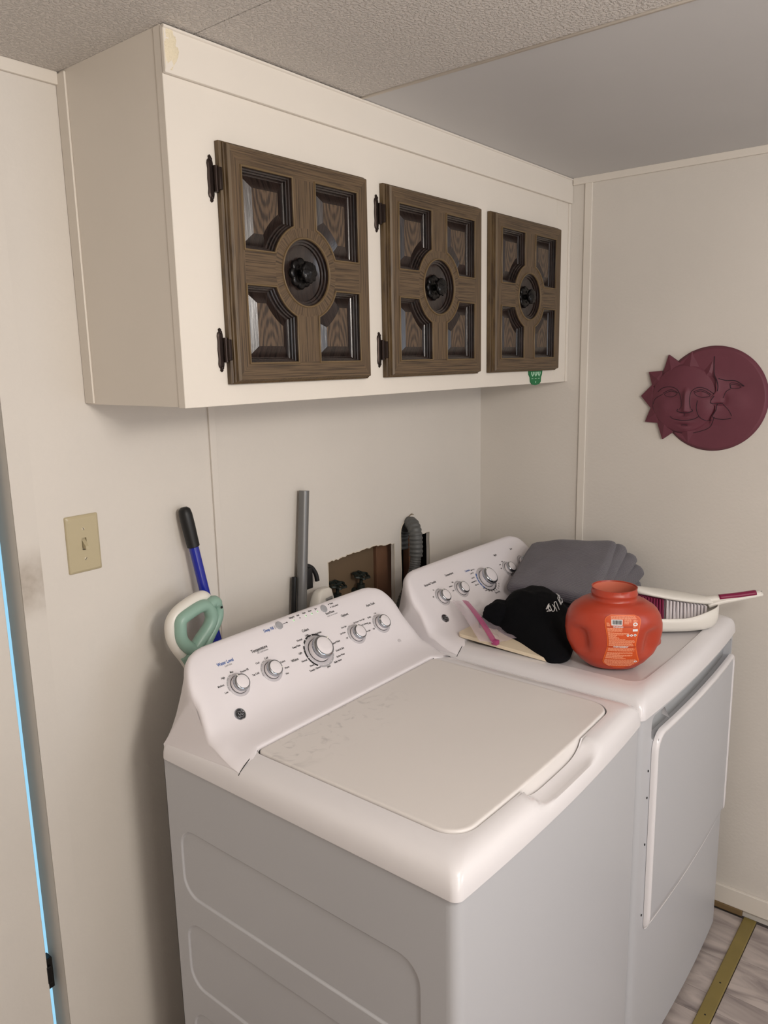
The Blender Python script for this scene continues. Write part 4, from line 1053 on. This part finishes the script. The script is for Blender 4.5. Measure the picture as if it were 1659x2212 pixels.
ls = [[tuple(c3 + U2 * r * f_ * math.sin(2 * PI * k / N_ - PI) - W2 * r * math.cos(2 * PI * k / N_ - PI) + Vector((0, 0, z))) for k in range(N_)] for r, z, f_ in ((.0478, .181, 1), (.0478, .160, 1), (.052, .150, 1.05), (.056, .12, 1.15), (.056, .08, 1.2), (.05, .03, 1.2), (.036, .008, 1.2))]
mk('inner_wall', loops(ls, False, True), orange_in, ct, smooth=True)
# small tab near the base on the right
mk('tab', xf(box(-.012, .012, -.006, .006, -.005, .008, .003), Matrix.Translation(tub(1.62, .050, .002))), orange_m, ct, smooth=True)
# back label: hourglass outline on the curved wall
lab = []
def lab_hw(t):  # half width at height fraction t (0 bottom .. 1 top)
    base = .0345 - .006 * math.exp(-((t - .5) / .26) ** 2)
    if t < .16: base *= math.sqrt(max(0, 1 - ((.16 - t) / .17) ** 2))
    if t > .88: base = base - .018 * (1 - math.sqrt(max(0, 1 - ((t - .88) / .125) ** 2)))
    return base
Z0, Z1 = .010, .139
def LS(x, t, off):   # x metres across, t height fraction
    z = Z0 + (Z1 - Z0) * t; a, b = tub_r(z)
    return tuple(tub(math.asin(max(-.97, min(.97, (x * 1.52 + .011) / max(a, .085)))), z, off))
def lab_mesh(inset, off):
    ls = []
    for i in range(31):
        t = inset / (Z1 - Z0) + (1 - 2 * inset / (Z1 - Z0)) * i / 30; hw = max(.0005, lab_hw(t) - inset)
        ls.append([LS(-hw + 2 * hw * j / 12, t, off) for j in range(13)])
    return loops(ls, closed=False)
l_ = mk('back_label', fixn(lab_mesh(0, .0009)), mat('label rim orange', (226, 104, 36), .45), ct, smooth=True)
mk('label_field', fixn(lab_mesh(.0016, .0013)), mat('label orange', (200, 76, 20), .45), l_, smooth=True)
def strip(x0, x1, t0, t1, off=.0017, n=8): return loops([[LS(x0 + (x1 - x0) * j / n, t, off) for j in range(n + 1)] for t in (t0, t1)], closed=False)
rnd = random.Random(3); lines = []
def lines_block(t_top, t_bot, x0, x1, full=.9):
    t = t_top
    while t > t_bot:
        hw = lab_hw(t) - .003; a = max(-hw, x0); b = min(hw, x1) 
        b = a + (b - a) * rnd.uniform(*((.92, 1.0) if rnd.random() < full else (.3, .8)))
        # broken into word-like bits
        x = a
        while x < b - .001:
            w_ = rnd.uniform(.0022, .0065); lines.append(strip(x, min(b, x + w_), t - .0085, t, n=2)); x += w_ + .0006
        t -= .0165
lines_block(.975, .935, -.022, .03); lines_block(.925, .845, .004, .018); lines_block(.92, .80, .021, .029)
lines_block(.865, .80, -.032, -.024)
lines_block(.775, .72, -.032, .002, 1); lines_block(.70, .58, -.032, .016, .3); lines_block(.565, .465, -.03, .031, .95)
lines_block(.415, .35, -.03, .031, .9); lines_block(.33, .20, -.031, .024, .3); lines_block(.185, .04, -.034, .03, .95)
mk('label_text_lines', fixn(join(*lines)), mat('pale orange print', (240, 168, 130), .6), l_)
mk('label_bands', fixn(join(strip(-.031, .022, .785, .812, .0015), strip(-.028, .028, .425, .452, .0015))), mat('dark orange band', (176, 60, 14), .5), l_)
wh = [strip(-.0215, .0005, .825, .925, .0018), strip(.0205, .0290, .725, .765, .0018)]
def ring_l(xc, t, r, w_=None):
    k = (Z1 - Z0); ls = [[LS(xc + q * math.cos(2 * PI * j / 16), t + q * math.sin(2 * PI * j / 16) / k, .0019) for j in range(16)] for q in (r, w_ or 0.0002)]
    return loops(ls)
wh += [ring_l(.0245, .845, .0040, .0020), ring_l(.012, .655, .0026), ring_l(.0185, .655, .0026, .0012), ring_l(.025, .657, .0026), ring_l(.0275, .135, .0026, .001)]
for s_, t_, sz_ in (('WARNING', .7985, .0042), ('AVERTISSEMENT', .4385, .0042)):
    g2 = text2d(s_, sz_, 'CENTER', sz_ * .03); wh.append(([LS(p[0] - .001 if s_[0] == 'A' else p[0] - .008, t_ + p[1] / (Z1 - Z0), .0020) for p in g2[0]], g2[1]))
mk('label_white_print', fixn(join(*wh)), white_print, l_)
bars = []; x = -.019
while x < -.002:
    w_ = rnd.choice((.0004, .0007, .0011)); bars.append(strip(x, x + w_, .842, .912, .0020, 1)); x += w_ + rnd.choice((.0004, .0006))
bars += [ring_l(.012, .657, .0012), ring_l(.025, .657, .0012)]
mk('barcode', fixn(join(*bars)), black_p, l_)

# --- black drawstring bag
BO = [(-.548, -.392), (-.590, -.405), (-.628, -.45), (-.655, -.52), (-.690, -.585), (-.704, -.632), (-.672, -.655), (-.625, -.645), (-.56, -.615), (-.47, -.575), (-.40, -.52), (-.375, -.45), (-.385, -.40), (-.44, -.375), (-.50, -.375)]
bc = Vector((-.540, -.500, 0)); outl = catmull([(a, b, 0) for a, b in BO], 5, True); NO = len(outl)
bg_ = thing('drawstring_bag', (-.54, -.5, ZT), 'black fleece drawstring bag with white lettering lying between tub and console', 'bag')
def bagz(rho, a): 
    return .086 * (1 - rho ** 2.6) ** .75
ls = []
rings = [0.02, .12, .24, .36, .48, .6, .7, .79, .87, .93, .97, 1.0]
for rho in rings[::-1]:
    l = []
    for i, q in enumerate(outl):
        p_ = bc + (q - bc) * rho; z = bagz(min(1, rho), 0)
        z *= 1 + .16 * noise.noise(Vector((p_.x * 14, p_.y * 14, 2))) 
        z += .004 * noise.noise(Vector((p_.x * 45, p_.y * 45, 7))) * (rho < .98)
        tilt = (p_ - bc).dot(Vector((.777, .63, 0))); z *= 1 + 2.6 * tilt * (1 if tilt > 0 else 1.0)
        l.append((p_.x, p_.y, ZT + .012 + z))
    ls.append(l)
base = [(bc.x + (q.x - bc.x) * .97, bc.y + (q.y - bc.y) * .97, ZT + .002) for q in outl]
mk('pouch', fixn(loops([base] + ls, True, True)), black_fab, bg_, smooth=True)
def blob(c, rx, ry, rz, seed, n=20):
    ls = []
    for i in range(1, n):
        a = PI * i / n; l = []
        for j in range(24):
            b = 2 * PI * j / 24; d = Vector((math.sin(a) * math.cos(b), math.sin(a) * math.sin(b), -math.cos(a))); k = 1 + .13 * noise.noise(d * 2.3 + Vector((seed, 0, 0)))
            l.append((c[0] + rx * d.x * k, c[1] + ry * d.y * k, c[2] + rz * d.z * k))
        ls.append(l)
    return loops(ls, True, True)
mk('gathered_neck', fixn(blob((-.570, -.415, .995), .055, .042, .040, 4)), black_fab, bg_, smooth=True)
mk('cord_loop', tube(catmull([(-.600, -.385, 1.0), (-.618, -.385, .99), (-.632, -.392, .976), (-.628, -.402, .972), (-.612, -.405, .975)], 5), .0022, 6), blackr_m, bg_, smooth=True)

# --- pale board under the bag
pb = tag(mk('wooden_board', fixn(loops([[(u, v, z + (v + .62) * .040) for u, v in rr(-.700, -.50, -.625, -.367, .014, 5)] for z in (ZT + .0035, ZT + .0045, ZT + .011, ZT + .012)], True, True)), board_m, smooth=True, autos=40), 'pale cream wooden board lying under the black drawstring bag', 'board')

# --- zip bag with pink slider strip
zb_ = thing('zip_bag', (-.65, -.42, ZT + .02), 'clear plastic zip bag with a pink zip strip on the dryer console edge', 'plastic bag')
p0, p1 = Vector((-.600, -.330, 1.024)), Vector((-.706, -.482, .976))
ls = []
for k in range(13):
    t = k / 12; q = p0 + (p1 - p0) * t + Vector((0, 0, .006 * math.sin(PI * t)))
    ls.append([tuple(q), tuple(q + Vector((-.016, .014, .006))), tuple(q + Vector((-.030, .026, .008)))])
mk('top_lip', loops(ls, closed=False), film_m, zb_, smooth=True)
mk('zip_strip', fixn(loops([[tuple(Vector(l[0]) + Vector((.006, -.004, .001))), tuple(Vector(l[0]) + Vector((0, 0, .005))), tuple(Vector(l[1]) * .5 + Vector(l[0]) * .5 + Vector((0, 0, .003)))] for l in ls], closed=False)), pink_m, zb_, smooth=True)
e_ = mk('slider', xf(box(-.007, .007, -.008, .008, -.006, .006, .002), Matrix.Translation(p1 + Vector((.004, .002, .001)))), pink_m, zb_, smooth=True)
ls = []
for k in range(13):
    t = k / 12; q = p0 + (p1 - p0) * t; l = []
    for j in range(9):
        s = j / 8; z = q.z + .006 * math.sin(PI * t) - (q.z - ZT - .022) * min(1, s * 1.4) + .007 * noise.noise(Vector((t * 7, s * 6, 1)))
        l.append((q.x + .075 * s * 1.0, q.y - .012 * s - .02 * s * t, max(z, ZT + .018 + .01 * (1 - t))))
    ls.append(l)
mk('film', loops(ls, closed=False), film_m, zb_, smooth=True)

# --- dustpan and brush
O_ = Vector((-.272, -.778, ZT + .003))
def Q(u, w_, z): return tuple(O_ + U * u + Wd * w_ + Vector((0, 0, z)))
dp = thing('dustpan', tuple(O_), 'white plastic dustpan resting on the front right of the dryer top', 'dustpan')
def pan_ring(k, z, grow):
    pts_ = []
    for j in range(40):
        a = 2 * PI * j / 40; c, s = math.cos(a), math.sin(a)
        ru = .125 + grow; rw = .070 + grow
        e = 2.6; q = (abs(c) ** e + abs(s) ** e) ** (-1 / e)
        u = -.035 + ru * q * c; w_ = .01 + rw * q * s
        pts_.append((u, w_, z))
    return pts_
def rim_z(u): return .040 + .020 * sstep(-.02, .09, u)
ls = []
for z, g_ in ((0, -.022), (.001, -.012), (.006, -.003), (.016, .003), (.028, .006)):
    ls.append([Q(*p_) for p_ in pan_ring(0, z, g_)])
ls.append([Q(u, w_, rim_z(u)) for u, w_, z in pan_ring(0, 0, .006)])
ls.append([Q(u, w_, rim_z(u) + .001) for u, w_, z in pan_ring(0, 0, .004)])
ls.append([Q(u, w_, rim_z(u) - .002) for u, w_, z in pan_ring(0, 0, .002)])
ls.append([Q(u, w_, .010) for u, w_, z in pan_ring(0, 0, -.006)])
mk('pan', fixn(loops(ls, True, True)), pvcw_m, dp, smooth=True)
hp_ = catmull([Q(.070, .0, .054), Q(.098, -.004, .065), Q(.130, -.008, .072), Q(.170, -.012, .080), Q(.203, -.016, .087)], 6)
mk('handle', tube(hp_, lambda i: .0140 - .004 * (i / 24) if i < 24 else .005, 14, up=(0, 0, 1), flat=.62), pvcw_m, dp, smooth=True)
br = thing('hand_brush', Q(-.03, 0, .03), 'white hand brush with magenta grip and bristles nested in the dustpan', 'brush')
ls = []
for k in range(21):
    t = k / 20; u = -.120 + .205 * t; hwid = .037 * math.sin(PI * (t * .94 + .03)) ** .5; zc_ = .098 - .036 * t
    l = []
    for j in range(16):
        a = 2 * PI * j / 16; l.append(Q(u, .005 + hwid * math.cos(a), zc_ + .011 * math.sin(a) * (1 if math.sin(a) > 0 else .8)))
    ls.append(l)
mk('head', fixn(loops(ls, True, True)), pvcw_m, br, smooth=True)
rb = random.Random(9)
def tufts(u0, u1, m_, nm, nrow):
    for r_ in range(nrow):
        g = []
        u = u0 + (u1 - u0) * (r_ + .5) / nrow; t = (u + .120) / .205; zt_ = .090 - .036 * t
        for k in range(16):
            w_ = -.028 + .056 * k / 15 + .005; du = rb.uniform(-.003, .003)
            g.append(tube([Q(u, w_, zt_), Q(u + du * .5 - .002, w_ * 1.25 - .002, .018)], [.0026, .0040], 6))
        o = mk(nm, join(*g), m_, br)
tufts(-.118, -.052, brist_m, 'bristle_row', 9); tufts(-.048, .060, bristw_m, 'bristle_row', 12)
hh = catmull([Q(.055, .004, .066), Q(.080, .001, .069), Q(.105, -.003, .0735), Q(.140, -.008, .0785), Q(.175, -.012, .0845), Q(.198, -.015, .0885)], 6)
mk('handle', tube(hh, lambda i: .0125 - .003 * (i / 30), 14, up=(0, 0, 1), flat=.8), pvcw_m, br, smooth=True)
h2 = [Vector(q) + Vector((0, 0, .0045)) - Wd * .0035 for q in hh[10:27]]
mk('grip_insert', tube(h2, .0092, 12, up=(0, 0, 1), flat=.75), magenta_m, br, smooth=True)
hole_c = Vector(hh[-2]) + Vector((0, 0, .003)) - Wd * .002
mk('hang_hole', tube([hole_c, hole_c + Vector((0, 0, .0035))], .0035, 10), blackr_m, br)

# white stitched lettering on the bag: angular strokes following the pouch
def bagtop(x, y):
    best = None
    d = Vector((x, y, 0)) - bc; a = math.atan2(d.y, d.x); i = min(range(NO), key=lambda k: abs((math.atan2(outl[k].y - bc.y, outl[k].x - bc.x) - a + PI) % (2 * PI) - PI))
    rho = min(1, d.length / (outl[i] - bc).length); z = .086 * (1 - rho ** 2.6) ** .75
    z *= 1 + .16 * noise.noise(Vector((x * 14, y * 14, 2))); z += .004 * noise.noise(Vector((x * 45, y * 45, 7)))
    tilt = d.dot(Vector((.777, .63, 0))); z *= 1 + 2.6 * tilt
    return ZT + .012 + z

LETTERS = [([(-.575, -.5486), (-.5507, -.5437), (-.5679, -.5506)], .0016), ([(-.5679, -.5506), (-.5655, -.5574), (-.5815, -.5542)], .0014),
 ([(-.5538, -.5475), (-.5638, -.5599), (-.5552, -.5606), (-.5436, -.5561), (-.535, -.5449)], .0011),
 ([(-.5452, -.5631), (-.536, -.5528), (-.5199, -.5424), (-.5112, -.5427), (-.5236, -.5586)], .0011),
 ([(-.4421, -.5093), (-.4657, -.527), (-.4895, -.537), (-.5014, -.5506)], .0011), ([(-.4559, -.5193), (-.4548, -.5299), (-.4691, -.541), (-.5005, -.5518), (-.4895, -.5431), (-.4675, -.5308)], .0011)]
def st3(pts, w): 
    P = [Vector((a, b, bagtop(a, b) + .0012)) for a, b in pts]; Q_ = []
    for a, b in zip(P[:-1], P[1:]):
        for k in range(4): q = a + (b - a) * k / 4; Q_.append((q.x, q.y, bagtop(q.x, q.y) + .0012))
    Q_.append(tuple(P[-1])); return tube(Q_, w, 6)
mk('white_lettering', join(*[st3(q, w_) for q, w_ in LETTERS]), white_print, bg_)
for o in bpy.data.objects:
    if o.name.split('.')[0] in PRINT and o.parent is not None: o['kind'] = 'stuff'
